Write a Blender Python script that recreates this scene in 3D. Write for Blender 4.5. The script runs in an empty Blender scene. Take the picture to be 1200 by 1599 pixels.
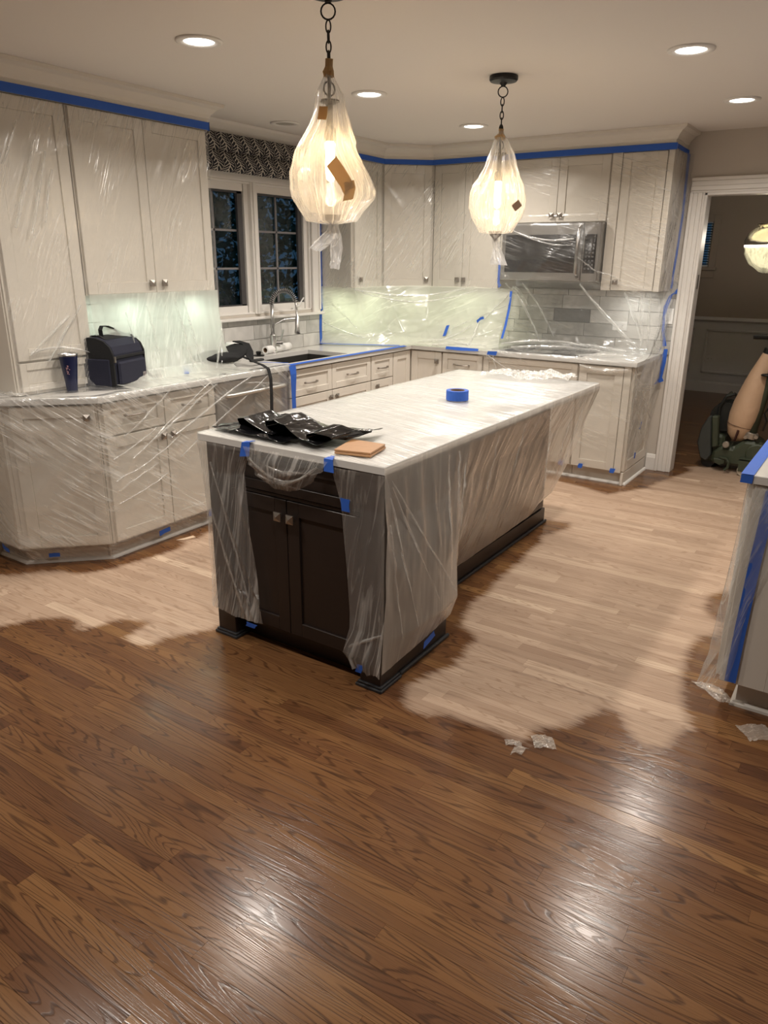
import bpy, math, random
import numpy as np
from mathutils import Vector, Matrix

random.seed(7)
SC = bpy.context.scene
COL = SC.collection

# ------------------------------------------------------------------ camera
CAM = (3.938, -0.4533, 1.5959); YAW, PITCH, ROLL, FPX = 0.5872, -0.3309, 0.0079, 1151.66
cd = bpy.data.cameras.new('camera'); cam = bpy.data.objects.new('camera', cd); COL.objects.link(cam)
cy, sy, cp, sp = math.cos(YAW), math.sin(YAW), math.cos(PITCH), math.sin(PITCH)
fw = Vector((-sy*cp, cy*cp, sp)); rt = Vector((cy, sy, 0)); up = rt.cross(fw)
r2 = rt*math.cos(ROLL)+up*math.sin(ROLL); u2 = -rt*math.sin(ROLL)+up*math.cos(ROLL)
cam.matrix_world = Matrix(((r2.x,u2.x,-fw.x,CAM[0]),(r2.y,u2.y,-fw.y,CAM[1]),(r2.z,u2.z,-fw.z,CAM[2]),(0,0,0,1)))
cd.sensor_fit = 'VERTICAL'; cd.sensor_height = 24.0; cd.lens = 24.0*FPX/1599.0
cd.clip_start = .05; cd.clip_end = 200
SC.camera = cam
# ------------------------------------------------------------------ world (dusk) and exposure
w = bpy.data.worlds.new('dusk_sky'); SC.world = w; w.use_nodes = True
w.node_tree.nodes['Background'].inputs[0].default_value = (.13, .30, .50, 1)
w.node_tree.nodes['Background'].inputs[1].default_value = .15
SC.view_settings.view_transform = 'Standard'; SC.view_settings.look = 'None'
SC.view_settings.gamma = 1.0; SC.view_settings.use_curve_mapping = False
SC.view_settings.exposure = 0.22
CAN_W, PEND_W, UCL_W = 14.5, 1.6, .95     # lamp powers used by the lamp builders
CAN_COL = (1.0, .925, .835); PEND_COL = (1.0, .66, .36); UCL_COL = (.80, 1.0, .82)

# ------------------------------------------------------------------ main measures (metres)
CD = .645      # worktop depth
B = 5.538      # back wall
U = .329       # wall cabinet front
R = 2.507      # right end of the back run
H = 2.45       # ceiling
CH = .914      # worktop height
FD = .625      # door face depth of the base units

# ------------------------------------------------------------------ materials
MATS = {}
def nt(name):
    m = bpy.data.materials.new(name); m.use_nodes = True
    t = m.node_tree; t.nodes.clear(); o = t.nodes.new('ShaderNodeOutputMaterial')
    return m, t, o
def N(t, kind, **kw):
    n = t.nodes.new('ShaderNode'+kind)
    for k, v in kw.items():
        if k in n.inputs.keys(): n.inputs[k].default_value = v
        else: setattr(n, k, v)
    return n
def L(t, a, b): t.links.new(a, b)
def M(name, color, rough=.5, metal=0, noise=None, bump=0, bscale=40, spec=.5, var=0, vscale=3, coat=0, emit=None, estr=0):
    if name in MATS: return MATS[name]
    m, t, o = nt(name); p = N(t, 'BsdfPrincipled')
    p.inputs['Base Color'].default_value = (*color, 1); p.inputs['Roughness'].default_value = rough
    p.inputs['Metallic'].default_value = metal; p.inputs['Specular IOR Level'].default_value = spec
    p.inputs['Coat Weight'].default_value = coat
    tc = N(t, 'TexCoord')
    if var:
        nz = N(t, 'TexNoise', Scale=vscale, Detail=4.0); L(t, tc.outputs['Object'], nz.inputs['Vector'])
        mx = N(t, 'Mix', data_type='RGBA'); mx.inputs[6].default_value = (*[c*(1-var) for c in color], 1); mx.inputs[7].default_value = (*[min(1,c*(1+var)) for c in color], 1)
        L(t, nz.outputs[0], mx.inputs[0]); L(t, mx.outputs[2], p.inputs['Base Color'])
    if bump:
        nb = N(t, 'TexNoise', Scale=bscale, Detail=5.0); L(t, tc.outputs['Object'], nb.inputs['Vector'])
        bp = N(t, 'Bump', Strength=bump, Distance=.01); L(t, nb.outputs[0], bp.inputs['Height']); L(t, bp.outputs[0], p.inputs['Normal'])
    if emit:
        p.inputs['Emission Color'].default_value = (*emit, 1); p.inputs['Emission Strength'].default_value = estr
    L(t, p.outputs[0], o.inputs[0]); MATS[name] = m; return m

PAINT = M('cabinet_paint', (.68,.635,.565), .38, var=.02)
PAINT_R = M('peninsula_paint', (.60,.57,.52), .4, var=.02)
TRIMW = M('trim_paint', (.76,.73,.69), .4)
WALLP = M('wall_paint', (.55,.50,.44), .8, bump=.05, bscale=180)
DINEP = M('dining_wall_paint', (.34,.29,.245), .8, bump=.05, bscale=180)
DINEW = M('dining_wainscot_paint', (.62,.62,.63), .5)
CEILP = M('ceiling_paint', (.76,.715,.665), .85, bump=.04, bscale=150)
QUARTZ = M('white_quartz', (.60,.585,.56), .22, var=.03, vscale=6)
ESP = M('espresso_paint', (.020,.014,.012), .38, var=.1)
ESPB = M('espresso_base_moulding', (.030,.032,.036), .3)
NICK = M('brushed_nickel', (.36,.33,.30), .42, 1, bump=.05, bscale=200)
STEEL = M('stainless_steel', (.50,.49,.48), .3, 1, bump=.03, bscale=120)
BLK = M('black_metal', (.012,.011,.010), .4, .3)
BGLASS = M('black_glass', (.008,.008,.009), .06, 0, spec=.6)
BLUE = M('blue_masking_tape', (.020,.105,.50), .6, bump=.2, bscale=500)

WHITEP = M('white_plastic', (.80,.79,.77), .4)
GROUT = M('grout', (.42,.41,.39), .9)
NAVY = M('navy_fabric', (.008,.009,.024), .85, bump=.25, bscale=350)
BLKF = M('black_fabric', (.006,.006,.007), .9, bump=.3, bscale=300)
BLKBAG = M('black_plastic_film', (.006,.006,.007), .13, spec=.8, bump=.5, bscale=22)
OLIVE = M('olive_enamel', (.040,.050,.030), .42, var=.35, vscale=9, bump=.1, bscale=60)
DARKM = M('dark_iron', (.018,.020,.018), .5, .4, var=.3, vscale=20)
BAGC = M('beige_dust_bag', (.50,.33,.21), .6, var=.1, vscale=8, bump=.5, bscale=16)
RUB = M('black_rubber', (.01,.01,.01), .7)
PAPER = M('white_roll', (.82,.81,.79), .7)
CARD = M('cardboard_core', (.22,.14,.08), .9)
NAVYM = M('navy_enamel', (.008,.012,.045), .28)
SINKM = M('dark_composite', (.030,.028,.025), .45)
SUB = M('dark_substrate', (.05,.025,.012), .9)  # dark brown substrate under the planks, showing as thin joint lines
LEAF = M('leaf', (.03,.13,.07), .7, var=.5, vscale=5)
BARK = M('bark', (.05,.035,.025), .9)
GRASS = M('lawn', (.02,.04,.015), .9)
BLIND = M('blind_slat', (.05,.10,.16), .6)
RUBWOOD = M('sample_wood', (.42,.225,.105), .45, var=.15, vscale=30)

def emis(name, col, s):
    if name in MATS: return MATS[name]
    m, t, o = nt(name); e = N(t, 'Emission'); e.inputs[0].default_value = (*col, 1); e.inputs[1].default_value = s
    L(t, e.outputs[0], o.inputs[0]); MATS[name] = m; return m
def schlick(t, f0=.04):
    """reflectance of a thin sheet, the same from both of its sides"""
    lw = N(t, 'LayerWeight', Blend=.5); pw = N(t, 'Math', operation='POWER'); pw.inputs[1].default_value = 5.0; L(t, lw.outputs['Facing'], pw.inputs[0])
    ma = N(t, 'Math', operation='MULTIPLY_ADD'); ma.inputs[1].default_value = 1-f0; ma.inputs[2].default_value = f0; L(t, pw.outputs[0], ma.inputs[0]); return ma
def glass(name, tint=(1,1,1), refl=.12, rough=.02):
    if name in MATS: return MATS[name]
    m, t, o = nt(name); a = N(t, 'BsdfTransparent'); a.inputs[0].default_value = (*tint, 1)
    g = N(t, 'BsdfGlossy'); g.inputs['Roughness'].default_value = rough
    f = schlick(t); ad = N(t, 'Math', operation='MULTIPLY_ADD'); ad.inputs[1].default_value = 1; ad.inputs[2].default_value = refl*.3
    L(t, f.outputs[0], ad.inputs[0]); mx = N(t, 'MixShader'); L(t, ad.outputs[0], mx.inputs[0]); L(t, a.outputs[0], mx.inputs[1]); L(t, g.outputs[0], mx.inputs[2])
    L(t, mx.outputs[0], o.inputs[0]); MATS[name] = m; return m
PANE = glass('window_glass', (.80,.88,.92), 0)
CLEAR = glass('clear_glass', (.93,.93,.90), .3)

def film(name, base=.10, streak=.4, rot=0.0, sx=1.2, sy=26.0, thr=.52, bump=.3, col=(.93,.93,.91), rough=.22, trans=.5, gl=1.0, crinkle=.12, width=.03, grz=.25):
    """thin polythene: mostly clear, a little milky, shiny, with fine creases running along one direction, partly whitened to paint in their highlights"""
    m, t, o = nt(name)
    uv = N(t, 'UVMap'); uv.uv_map = 'UVMap'
    mp = N(t, 'Mapping'); mp.inputs['Rotation'].default_value = (0,0,rot); L(t, uv.outputs[0], mp.inputs[0])
    wob = N(t, 'TexNoise', Scale=1.1, Detail=1.0); L(t, mp.outputs[0], wob.inputs['Vector'])
    wm = N(t, 'VectorMath', operation='MULTIPLY_ADD'); wm.inputs[1].default_value = (.12,.12,0)
    L(t, wob.outputs['Color'], wm.inputs[0]); L(t, mp.outputs[0], wm.inputs[2])
    def ridges(ax, ay, wd, seed):
        m2 = N(t, 'Mapping'); m2.inputs['Scale'].default_value = (ax, ay, 1); m2.inputs['Location'].default_value = (seed, seed*.7, 0); L(t, wm.outputs[0], m2.inputs[0])
        n1 = N(t, 'TexNoise', Scale=1.0, Detail=2.5, Roughness=.5); L(t, m2.outputs[0], n1.inputs['Vector'])
        sb = N(t, 'Math', operation='SUBTRACT'); sb.inputs[1].default_value = .5; rd = N(t, 'Math', operation='ABSOLUTE')
        L(t, n1.outputs[0], sb.inputs[0]); L(t, sb.outputs[0], rd.inputs[0])
        rg = N(t, 'MapRange'); rg.inputs[1].default_value = 0; rg.inputs[2].default_value = wd; rg.inputs[3].default_value = 1; rg.inputs[4].default_value = 0
        L(t, rd.outputs[0], rg.inputs[0]); pw = N(t, 'Math', operation='POWER'); pw.inputs[1].default_value = 1.6; L(t, rg.outputs[0], pw.inputs[0]); return pw, n1
    ra, na = ridges(sx, sy, width, 0.0); rb, nb_ = ridges(sx*2.2, sy*1.9, width*1.1, 7.3)
    big = N(t, 'TexNoise', Scale=2.6, Detail=3.0); L(t, mp.outputs[0], big.inputs['Vector'])
    bg = N(t, 'MapRange'); bg.inputs[1].default_value = thr-.08; bg.inputs[2].default_value = thr+.14; L(t, big.outputs[0], bg.inputs[0])
    sm_ = N(t, 'Math', operation='MULTIPLY_ADD'); sm_.inputs[1].default_value = .6; L(t, rb.outputs[0], sm_.inputs[0]); L(t, ra.outputs[0], sm_.inputs[2])
    ml = N(t, 'Math', operation='MULTIPLY'); L(t, sm_.outputs[0], ml.inputs[0]); L(t, bg.outputs[0], ml.inputs[1])
    lw = N(t, 'LayerWeight', Blend=.5); l2 = N(t, 'Math', operation='POWER'); l2.inputs[1].default_value = 3.0; L(t, lw.outputs['Facing'], l2.inputs[0])
    a1 = N(t, 'Math', operation='MULTIPLY_ADD'); a1.inputs[1].default_value = streak; a1.inputs[2].default_value = base; L(t, ml.outputs[0], a1.inputs[0])  # white streaks put part of the crease highlights into the opacity
    a2 = N(t, 'Math', operation='MULTIPLY_ADD'); a2.inputs[1].default_value = grz; L(t, l2.outputs[0], a2.inputs[0]); L(t, a1.outputs[0], a2.inputs[2]); a2.use_clamp = True
    cr = N(t, 'TexNoise', Scale=45.0, Detail=3.0, Roughness=.6); L(t, mp.outputs[0], cr.inputs['Vector'])
    hs = N(t, 'Math', operation='MULTIPLY_ADD'); hs.inputs[1].default_value = crinkle; L(t, cr.outputs[0], hs.inputs[0])
    h2 = N(t, 'Math', operation='MULTIPLY_ADD'); h2.inputs[1].default_value = .7; L(t, ml.outputs[0], h2.inputs[0]); L(t, na.outputs[0], h2.inputs[2]); L(t, h2.outputs[0], hs.inputs[2])
    bp = N(t, 'Bump', Strength=bump, Distance=.010); L(t, hs.outputs[0], bp.inputs['Height'])
    df = N(t, 'BsdfDiffuse'); df.inputs[0].default_value = (*col, 1)
    tl = N(t, 'BsdfTranslucent'); tl.inputs[0].default_value = (*col, 1)
    x1 = N(t, 'MixShader'); x1.inputs[0].default_value = trans; L(t, df.outputs[0], x1.inputs[1]); L(t, tl.outputs[0], x1.inputs[2])
    tr = N(t, 'BsdfTransparent'); tr.inputs[0].default_value = (.99,.99,.985,1)
    x2 = N(t, 'MixShader'); L(t, a2.outputs[0], x2.inputs[0]); L(t, tr.outputs[0], x2.inputs[1]); L(t, x1.outputs[0], x2.inputs[2])
    g = N(t, 'BsdfGlossy'); g.inputs['Roughness'].default_value = rough; L(t, bp.outputs[0], g.inputs['Normal'])
    fr = schlick(t, .07)
    fa = N(t, 'Math', operation='MULTIPLY'); fa.inputs[1].default_value = gl; L(t, fr.outputs[0], fa.inputs[0]); fa.use_clamp = True
    x3 = N(t, 'MixShader'); L(t, fa.outputs[0], x3.inputs[0]); L(t, x2.outputs[0], x3.inputs[1]); L(t, g.outputs[0], x3.inputs[2])
    L(t, x3.outputs[0], o.inputs[0]); return m

def tile_mat():
    m, t, o = nt('grey_stone_tile'); p = N(t, 'BsdfPrincipled', Roughness=.3)
    oi = N(t, 'ObjectInfo'); tc = N(t, 'TexCoord'); ad = N(t, 'VectorMath', operation='ADD'); L(t, tc.outputs['Object'], ad.inputs[0]); L(t, oi.outputs['Random'], ad.inputs[1])
    n1 = N(t, 'TexNoise', Scale=7.0, Detail=6.0, Distortion=1.2); L(t, ad.outputs[0], n1.inputs['Vector'])
    s = N(t, 'Math', operation='MULTIPLY_ADD'); s.inputs[1].default_value = .45; L(t, oi.outputs['Random'], s.inputs[0]); L(t, n1.outputs[0], s.inputs[2])
    r = N(t, 'ValToRGB'); r.color_ramp.elements[0].position = .3; r.color_ramp.elements[0].color = (.36,.35,.33,1); r.color_ramp.elements[1].position = .95; r.color_ramp.elements[1].color = (.62,.60,.57,1)
    L(t, s.outputs[0], r.inputs[0]); L(t, r.outputs[0], p.inputs['Base Color']); L(t, p.outputs[0], o.inputs[0]); return m
TILE = tile_mat()
TILED = M('dark_stone_tile', (.24,.235,.23), .35, var=.15, vscale=9)

def wood_mat():
    m, t, o = nt('oak_plank'); p = N(t, 'BsdfPrincipled')
    geo = N(t, 'NewGeometry'); at = N(t, 'Attribute', attribute_name='seed'); to = N(t, 'Attribute', attribute_name='tone'); ba = N(t, 'Attribute', attribute_name='bare')
    sx = N(t, 'SeparateXYZ'); L(t, geo.outputs['Position'], sx.inputs[0])
    def comb(ax, ay, az=0, seedk=37.0):
        cx = N(t, 'Math', operation='MULTIPLY_ADD'); cx.inputs[1].default_value = ax
        sd = N(t, 'Math', operation='MULTIPLY'); sd.inputs[1].default_value = seedk; L(t, at.outputs['Fac'], sd.inputs[0])
        L(t, sx.outputs[0], cx.inputs[0]); L(t, sd.outputs[0], cx.inputs[2])
        cyy = N(t, 'Math', operation='MULTIPLY'); cyy.inputs[1].default_value = ay; L(t, sx.outputs[1], cyy.inputs[0])
        c = N(t, 'CombineXYZ'); L(t, cx.outputs[0], c.inputs[0]); L(t, cyy.outputs[0], c.inputs[1]); L(t, sd.outputs[0], c.inputs[2]); return c
    # annual rings: contours of a stretched smooth field
    c1 = comb(.95, 12.0); f1 = N(t, 'TexNoise', Scale=1.0, Detail=1.2, Roughness=.35, Distortion=.25); L(t, c1.outputs[0], f1.inputs['Vector'])
    fm = N(t, 'Math', operation='MULTIPLY'); fm.inputs[1].default_value = 165.0; L(t, f1.outputs[0], fm.inputs[0])
    sn = N(t, 'Math', operation='SINE'); L(t, fm.outputs[0], sn.inputs[0])
    # small wobble and fine fibres
    c2 = comb(9.0, 330.0, 0, 11.0); f2 = N(t, 'TexNoise', Scale=1.0, Detail=3.0); L(t, c2.outputs[0], f2.inputs['Vector'])
    c3 = comb(2.5, 40.0, 0, 5.0); f3 = N(t, 'TexNoise', Scale=1.0, Detail=4.0); L(t, c3.outputs[0], f3.inputs['Vector'])
    a = N(t, 'MapRange'); a.inputs[1].default_value = .45; a.inputs[2].default_value = .95; L(t, sn.outputs[0], a.inputs[0])
    ring = N(t, 'Math', operation='MULTIPLY'); fr = N(t, 'MapRange'); fr.inputs[1].default_value = .35; fr.inputs[2].default_value = .6; fr.inputs[3].default_value=.45; L(t, f2.outputs[0], fr.inputs[0])
    L(t, a.outputs[0], ring.inputs[0]); L(t, fr.outputs[0], ring.inputs[1])
    fk = N(t, 'MapRange'); fk.inputs[1].default_value = .54; fk.inputs[2].default_value = .72; fk.inputs[4].default_value = .6; L(t, f2.outputs[0], fk.inputs[0])
    gr = N(t, 'Math', operation='MAXIMUM'); L(t, ring.outputs[0], gr.inputs[0]); L(t, fk.outputs[0], gr.inputs[1])
    def ramp(src, stops):
        r = N(t, 'ValToRGB'); e = r.color_ramp.elements
        while len(e) < len(stops): e.new(.5)
        for i, (pp, cc) in enumerate(stops): e[i].position = pp; e[i].color = (*cc, 1)
        L(t, src, r.inputs[0]); return r
    tn = N(t, 'Math', operation='MULTIPLY_ADD'); tn.inputs[1].default_value = .35; tn.inputs[2].default_value = -.17; L(t, f3.outputs[0], tn.inputs[0])
    tn2 = N(t, 'Math', operation='ADD'); L(t, to.outputs['Fac'], tn2.inputs[0]); L(t, tn.outputs[0], tn2.inputs[1])
    dark = ramp(tn2.outputs[0], [(0,(.085,.036,.018)), (.35,(.135,.060,.025)), (.7,(.180,.086,.034)), (1,(.250,.128,.050))])
    light = ramp(tn2.outputs[0], [(0,(.34,.232,.162)), (.4,(.42,.30,.215)), (.75,(.475,.345,.25)), (1,(.59,.45,.33))])
    dk = N(t, 'Mix', data_type='RGBA'); dk.inputs[7].default_value = (.036,.015,.008,1); L(t, dark.outputs[0], dk.inputs[6])
    gs = N(t, 'Math', operation='MULTIPLY'); gs.inputs[1].default_value = .80; L(t, gr.outputs[0], gs.inputs[0]); L(t, gs.outputs[0], dk.inputs[0])
    lg = N(t, 'Mix', data_type='RGBA'); lg.inputs[7].default_value = (.25,.15,.09,1); L(t, light.outputs[0], lg.inputs[6])
    gl = N(t, 'Math', operation='MULTIPLY'); gl.inputs[1].default_value = .62; L(t, gr.outputs[0], gl.inputs[0]); L(t, gl.outputs[0], lg.inputs[0])
    # sanding edge: signed distance attribute, ragged along the boards
    c4 = comb(5.0, 42.0, 0, .35); f4 = N(t, 'TexNoise', Scale=1.0, Detail=5.0, Roughness=.6); L(t, c4.outputs[0], f4.inputs['Vector'])
    e1 = N(t, 'Math', operation='MULTIPLY_ADD'); e1.inputs[1].default_value = .085; e1.inputs[2].default_value = -.0425; L(t, f4.outputs[0], e1.inputs[0])
    e2 = N(t, 'Math', operation='ADD'); e3 = N(t, 'Math', operation='MULTIPLY_ADD'); e3.inputs[1].default_value = .075; e3.inputs[2].default_value = -.0375; L(t, f2.outputs[0], e3.inputs[0])
    e4 = N(t, 'Math', operation='ADD'); L(t, e3.outputs[0], e4.inputs[0]); L(t, e1.outputs[0], e4.inputs[1])
    L(t, e4.outputs[0], e2.inputs[0]); L(t, ba.outputs['Fac'], e2.inputs[1])
    mk = N(t, 'MapRange', interpolation_type='SMOOTHSTEP'); mk.inputs[1].default_value = -.020; mk.inputs[2].default_value = .042; L(t, e2.outputs[0], mk.inputs[0])
    # leftover stain in the bare area
    c5 = comb(1.7, 30.0, 0, 0.15); f5 = N(t, 'TexNoise', Scale=1.0, Detail=5.0, Roughness=.65); L(t, c5.outputs[0], f5.inputs['Vector'])
    st = N(t, 'MapRange'); st.inputs[1].default_value = .54; st.inputs[2].default_value = .74; st.inputs[4].default_value = .62; L(t, f5.outputs[0], st.inputs[0])
    s2 = N(t, 'Mix', data_type='RGBA'); s2.inputs[7].default_value = (.20,.13,.09,1); L(t, lg.outputs[2], s2.inputs[6]); L(t, st.outputs[0], s2.inputs[0])
    fin = N(t, 'Mix', data_type='RGBA'); L(t, mk.outputs[0], fin.inputs[0]); L(t, dk.outputs[2], fin.inputs[6]); L(t, s2.outputs[2], fin.inputs[7])
    L(t, fin.outputs[2], p.inputs['Base Color'])
    ro = N(t, 'MapRange'); ro.inputs[3].default_value = .15; ro.inputs[4].default_value = .60; L(t, mk.outputs[0], ro.inputs[0])
    rn = N(t, 'Math', operation='MULTIPLY_ADD'); rn.inputs[1].default_value = .10; L(t, f3.outputs[0], rn.inputs[0]); L(t, ro.outputs[0], rn.inputs[2]); L(t, rn.outputs[0], p.inputs['Roughness'])
    bp = N(t, 'Bump', Strength=.15, Distance=.0010); hh = N(t, 'Math', operation='MULTIPLY_ADD'); hh.inputs[1].default_value = -1.0; L(t, gr.outputs[0], hh.inputs[0])
    c6 = comb(1.5, 6.0, 0, 9.0); f6 = N(t, 'TexNoise', Scale=1.0, Detail=2.0); L(t, c6.outputs[0], f6.inputs['Vector'])
    h6 = N(t, 'Math', operation='MULTIPLY'); h6.inputs[1].default_value = .9; L(t, f6.outputs[0], h6.inputs[0]); L(t, h6.outputs[0], hh.inputs[2])
    L(t, hh.outputs[0], bp.inputs['Height']); L(t, bp.outputs[0], p.inputs['Normal'])
    p.inputs['Specular IOR Level'].default_value = .32
    L(t, p.outputs[0], o.inputs[0]); return m
WOOD = wood_mat()

def fern_mat():
    m, t, o = nt('fern_print_fabric'); p = N(t, 'BsdfPrincipled', Roughness=.85)
    uv = N(t, 'UVMap'); uv.uv_map = 'UVMap'; s = N(t, 'SeparateXYZ'); L(t, uv.outputs[0], s.inputs[0])
    def math(op, a, b=None, c=None):
        n = N(t, 'Math', operation=op)
        for i, v in enumerate((a, b, c)):
            if v is None: continue
            if isinstance(v, (int, float)): n.inputs[i].default_value = v
            else: L(t, v, n.inputs[i])
        return n.outputs[0]
    # columns of curved fronds: u in cells of .085 m, v in cells of .15 m
    v = s.outputs[1]; u = s.outputs[0]
    uu = math('ADD', u, math('MULTIPLY', math('SINE', math('MULTIPLY', v, 36.0)), .018))
    cu = math('MULTIPLY', uu, 1/.105); fu = math('SUBTRACT', math('FRACT', cu), .5)
    au = math('ABSOLUTE', fu)
    vein = math('LESS_THAN', au, .04)
    ph = math('ADD', math('MULTIPLY', v, 230.0), math('MULTIPLY', au, -19.0))
    barb = math('GREATER_THAN', math('SINE', ph), .60)
    nz = N(t, 'TexNoise', Scale=9.0, Detail=1.0); L(t, uv.outputs[0], nz.inputs['Vector'])
    lim = math('LESS_THAN', au, math('ADD', math('MULTIPLY', nz.outputs[0], .35), .22))
    edge = math('GREATER_THAN', au, .485)
    barb2 = math('MULTIPLY', barb, lim)
    k = math('MAXIMUM', math('MAXIMUM', vein, barb2), edge)
    mx = N(t, 'Mix', data_type='RGBA'); mx.inputs[6].default_value = (.004,.005,.012,1); mx.inputs[7].default_value = (.46,.43,.38,1); L(t, k, mx.inputs[0])
    L(t, mx.outputs[2], p.inputs['Base Color']); L(t, p.outputs[0], o.inputs[0]); return m
FERN = fern_mat()

def translucent_tape(name, col, k=.45):
    m, t, o = nt(name); d = N(t, 'BsdfDiffuse'); d.inputs[0].default_value = (*col,1); l = N(t, 'BsdfTranslucent'); l.inputs[0].default_value = (*col,1)
    x = N(t, 'MixShader'); x.inputs[0].default_value = k; L(t, d.outputs[0], x.inputs[1]); L(t, l.outputs[0], x.inputs[2]); L(t, x.outputs[0], o.inputs[0]); return m
TAN = translucent_tape('tan_masking_tape', (.68,.50,.28))

# ------------------------------------------------------------------ mesh helpers
IDT = lambda a, n, z: (a, n, z)
def frame(O, W, Nn):
    return lambda a, n, z: (O[0]+a*W[0]+n*Nn[0], O[1]+a*W[1]+n*Nn[1], O[2]+z)
LEFT = frame((0,0,0), (0,1), (1,0))          # a = y, n = distance from the left wall
BACK = frame((0,B,0), (1,0), (0,-1))         # a = x, n = distance from the back wall
class MB:
    def __init__(s, tf=IDT): s.v = []; s.f = []; s.tf = tf; s.uv = None
    def add(s, vs, fs):
        k = len(s.v); s.v += [s.tf(*p) for p in vs]; s.f += [tuple(k+i for i in f) for f in fs]; return s
    def box(s, a0, a1, b0, b1, c0, c1):
        return s.add([(a0,b0,c0),(a1,b0,c0),(a1,b1,c0),(a0,b1,c0),(a0,b0,c1),(a1,b0,c1),(a1,b1,c1),(a0,b1,c1)],
                     [(0,3,2,1),(4,5,6,7),(0,1,5,4),(1,2,6,5),(2,3,7,6),(3,0,4,7)])
    def prism(s, poly, z0, z1):
        n = len(poly)
        return s.add([(x,y,z0) for x,y in poly]+[(x,y,z1) for x,y in poly],
                     [tuple(range(n-1,-1,-1)), tuple(range(n,2*n))]+[(i,(i+1)%n,n+(i+1)%n,n+i) for i in range(n)])
    def extr(s, prof, a0, a1):                  # profile in (n,z), swept along a
        n = len(prof)
        return s.add([(a0,x,z) for x,z in prof]+[(a1,x,z) for x,z in prof],
                     [tuple(range(n-1,-1,-1)), tuple(range(n,2*n))]+[(i,(i+1)%n,n+(i+1)%n,n+i) for i in range(n)])
    def sweep(s, path, prof):                   # horizontal path [(x,y)], profile [(out,z)] to the right of the path, mitred
        P = [Vector(p) for p in path]; rings = []
        for i, p in enumerate(P):
            ds = []
            if i > 0: ds.append((P[i]-P[i-1]).normalized())
            if i < len(P)-1: ds.append((P[i+1]-P[i]).normalized())
            ns = [Vector((d.y, -d.x)) for d in ds]
            nn = sum(ns, Vector((0,0))).normalized(); nn = nn/max(.3, nn.dot(ns[0]))
            rings.append([(p.x+nn.x*q, p.y+nn.y*q, z) for q, z in prof])
        m = len(prof); vs = [v for r in rings for v in r]; fs = []
        for i in range(len(rings)-1):
            for j in range(m): fs.append((i*m+j, i*m+(j+1)%m, (i+1)*m+(j+1)%m, (i+1)*m+j))
        fs += [tuple(range(m-1,-1,-1)), tuple(range((len(rings)-1)*m, len(rings)*m))]
        return s.add(vs, fs)
    def tube(s, pts, r, seg=10, cap=True):
        pts = [Vector(p) for p in pts]; n = len(pts); rr = r if isinstance(r, (list, tuple)) else [r]*n
        closed = (pts[0]-pts[-1]).length < 1e-6
        if closed: pts = pts[:-1]; n -= 1
        vs = []; ref = None
        for i, p in enumerate(pts):
            if closed: d = pts[(i+1)%n]-pts[i-1]
            else: d = pts[min(i+1,n-1)]-pts[max(i-1,0)]
            d.normalize()
            if ref is None: ref = Vector((0,0,1)) if abs(d.z) < .9 else Vector((1,0,0))
            a = (ref-d*ref.dot(d)).normalized(); ref = a; b = d.cross(a)
            for k in range(seg):
                th = 2*math.pi*k/seg; q = p+(a*math.cos(th)+b*math.sin(th))*rr[i]; vs.append(tuple(q))
        fs = []
        for i in range(n if closed else n-1):
            j = (i+1)%n
            for k in range(seg): fs.append((i*seg+k, i*seg+(k+1)%seg, j*seg+(k+1)%seg, j*seg+k))
        if cap and not closed: fs += [tuple(range(seg-1,-1,-1)), tuple(range((n-1)*seg, n*seg))]
        return s.add(vs, fs)
    def lathe(s, prof, c=(0,0,0), seg=24, wob=None, axis=None):
        m = len(prof); vs = []
        for k in range(seg):
            th = 2*math.pi*k/seg
            for j, (r, z) in enumerate(prof):
                rr = r*(1+(wob(th, j/(m-1)) if wob else 0))
                if axis is None: vs.append((c[0]+rr*math.cos(th), c[1]+rr*math.sin(th), c[2]+z))
                else:
                    ax, e1, e2 = axis
                    q = Vector(c)+ax*z+e1*rr*math.cos(th)+e2*rr*math.sin(th); vs.append(tuple(q))
        fs = []
        for k in range(seg):
            k2 = (k+1)%seg
            for j in range(m-1): fs.append((k*m+j, k2*m+j, k2*m+j+1, k*m+j+1))
        return s.add(vs, fs)
    def cyl(s, p0, p1, r, seg=20):
        return s.tube([p0, p1], r, seg)
    def shaker(s, a0, a1, n0, z0, z1, rail=.06, th=.02, rec=.009):
        n1 = n0+th
        s.box(a0, a0+rail, n0, n1, z0, z1); s.box(a1-rail, a1, n0, n1, z0, z1)
        s.box(a0+rail, a1-rail, n0, n1, z0, z0+rail); s.box(a0+rail, a1-rail, n0, n1, z1-rail, z1)
        s.box(a0+rail, a1-rail, n0, n1-rec, z0+rail, z1-rail); return s
ORG = {}
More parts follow.
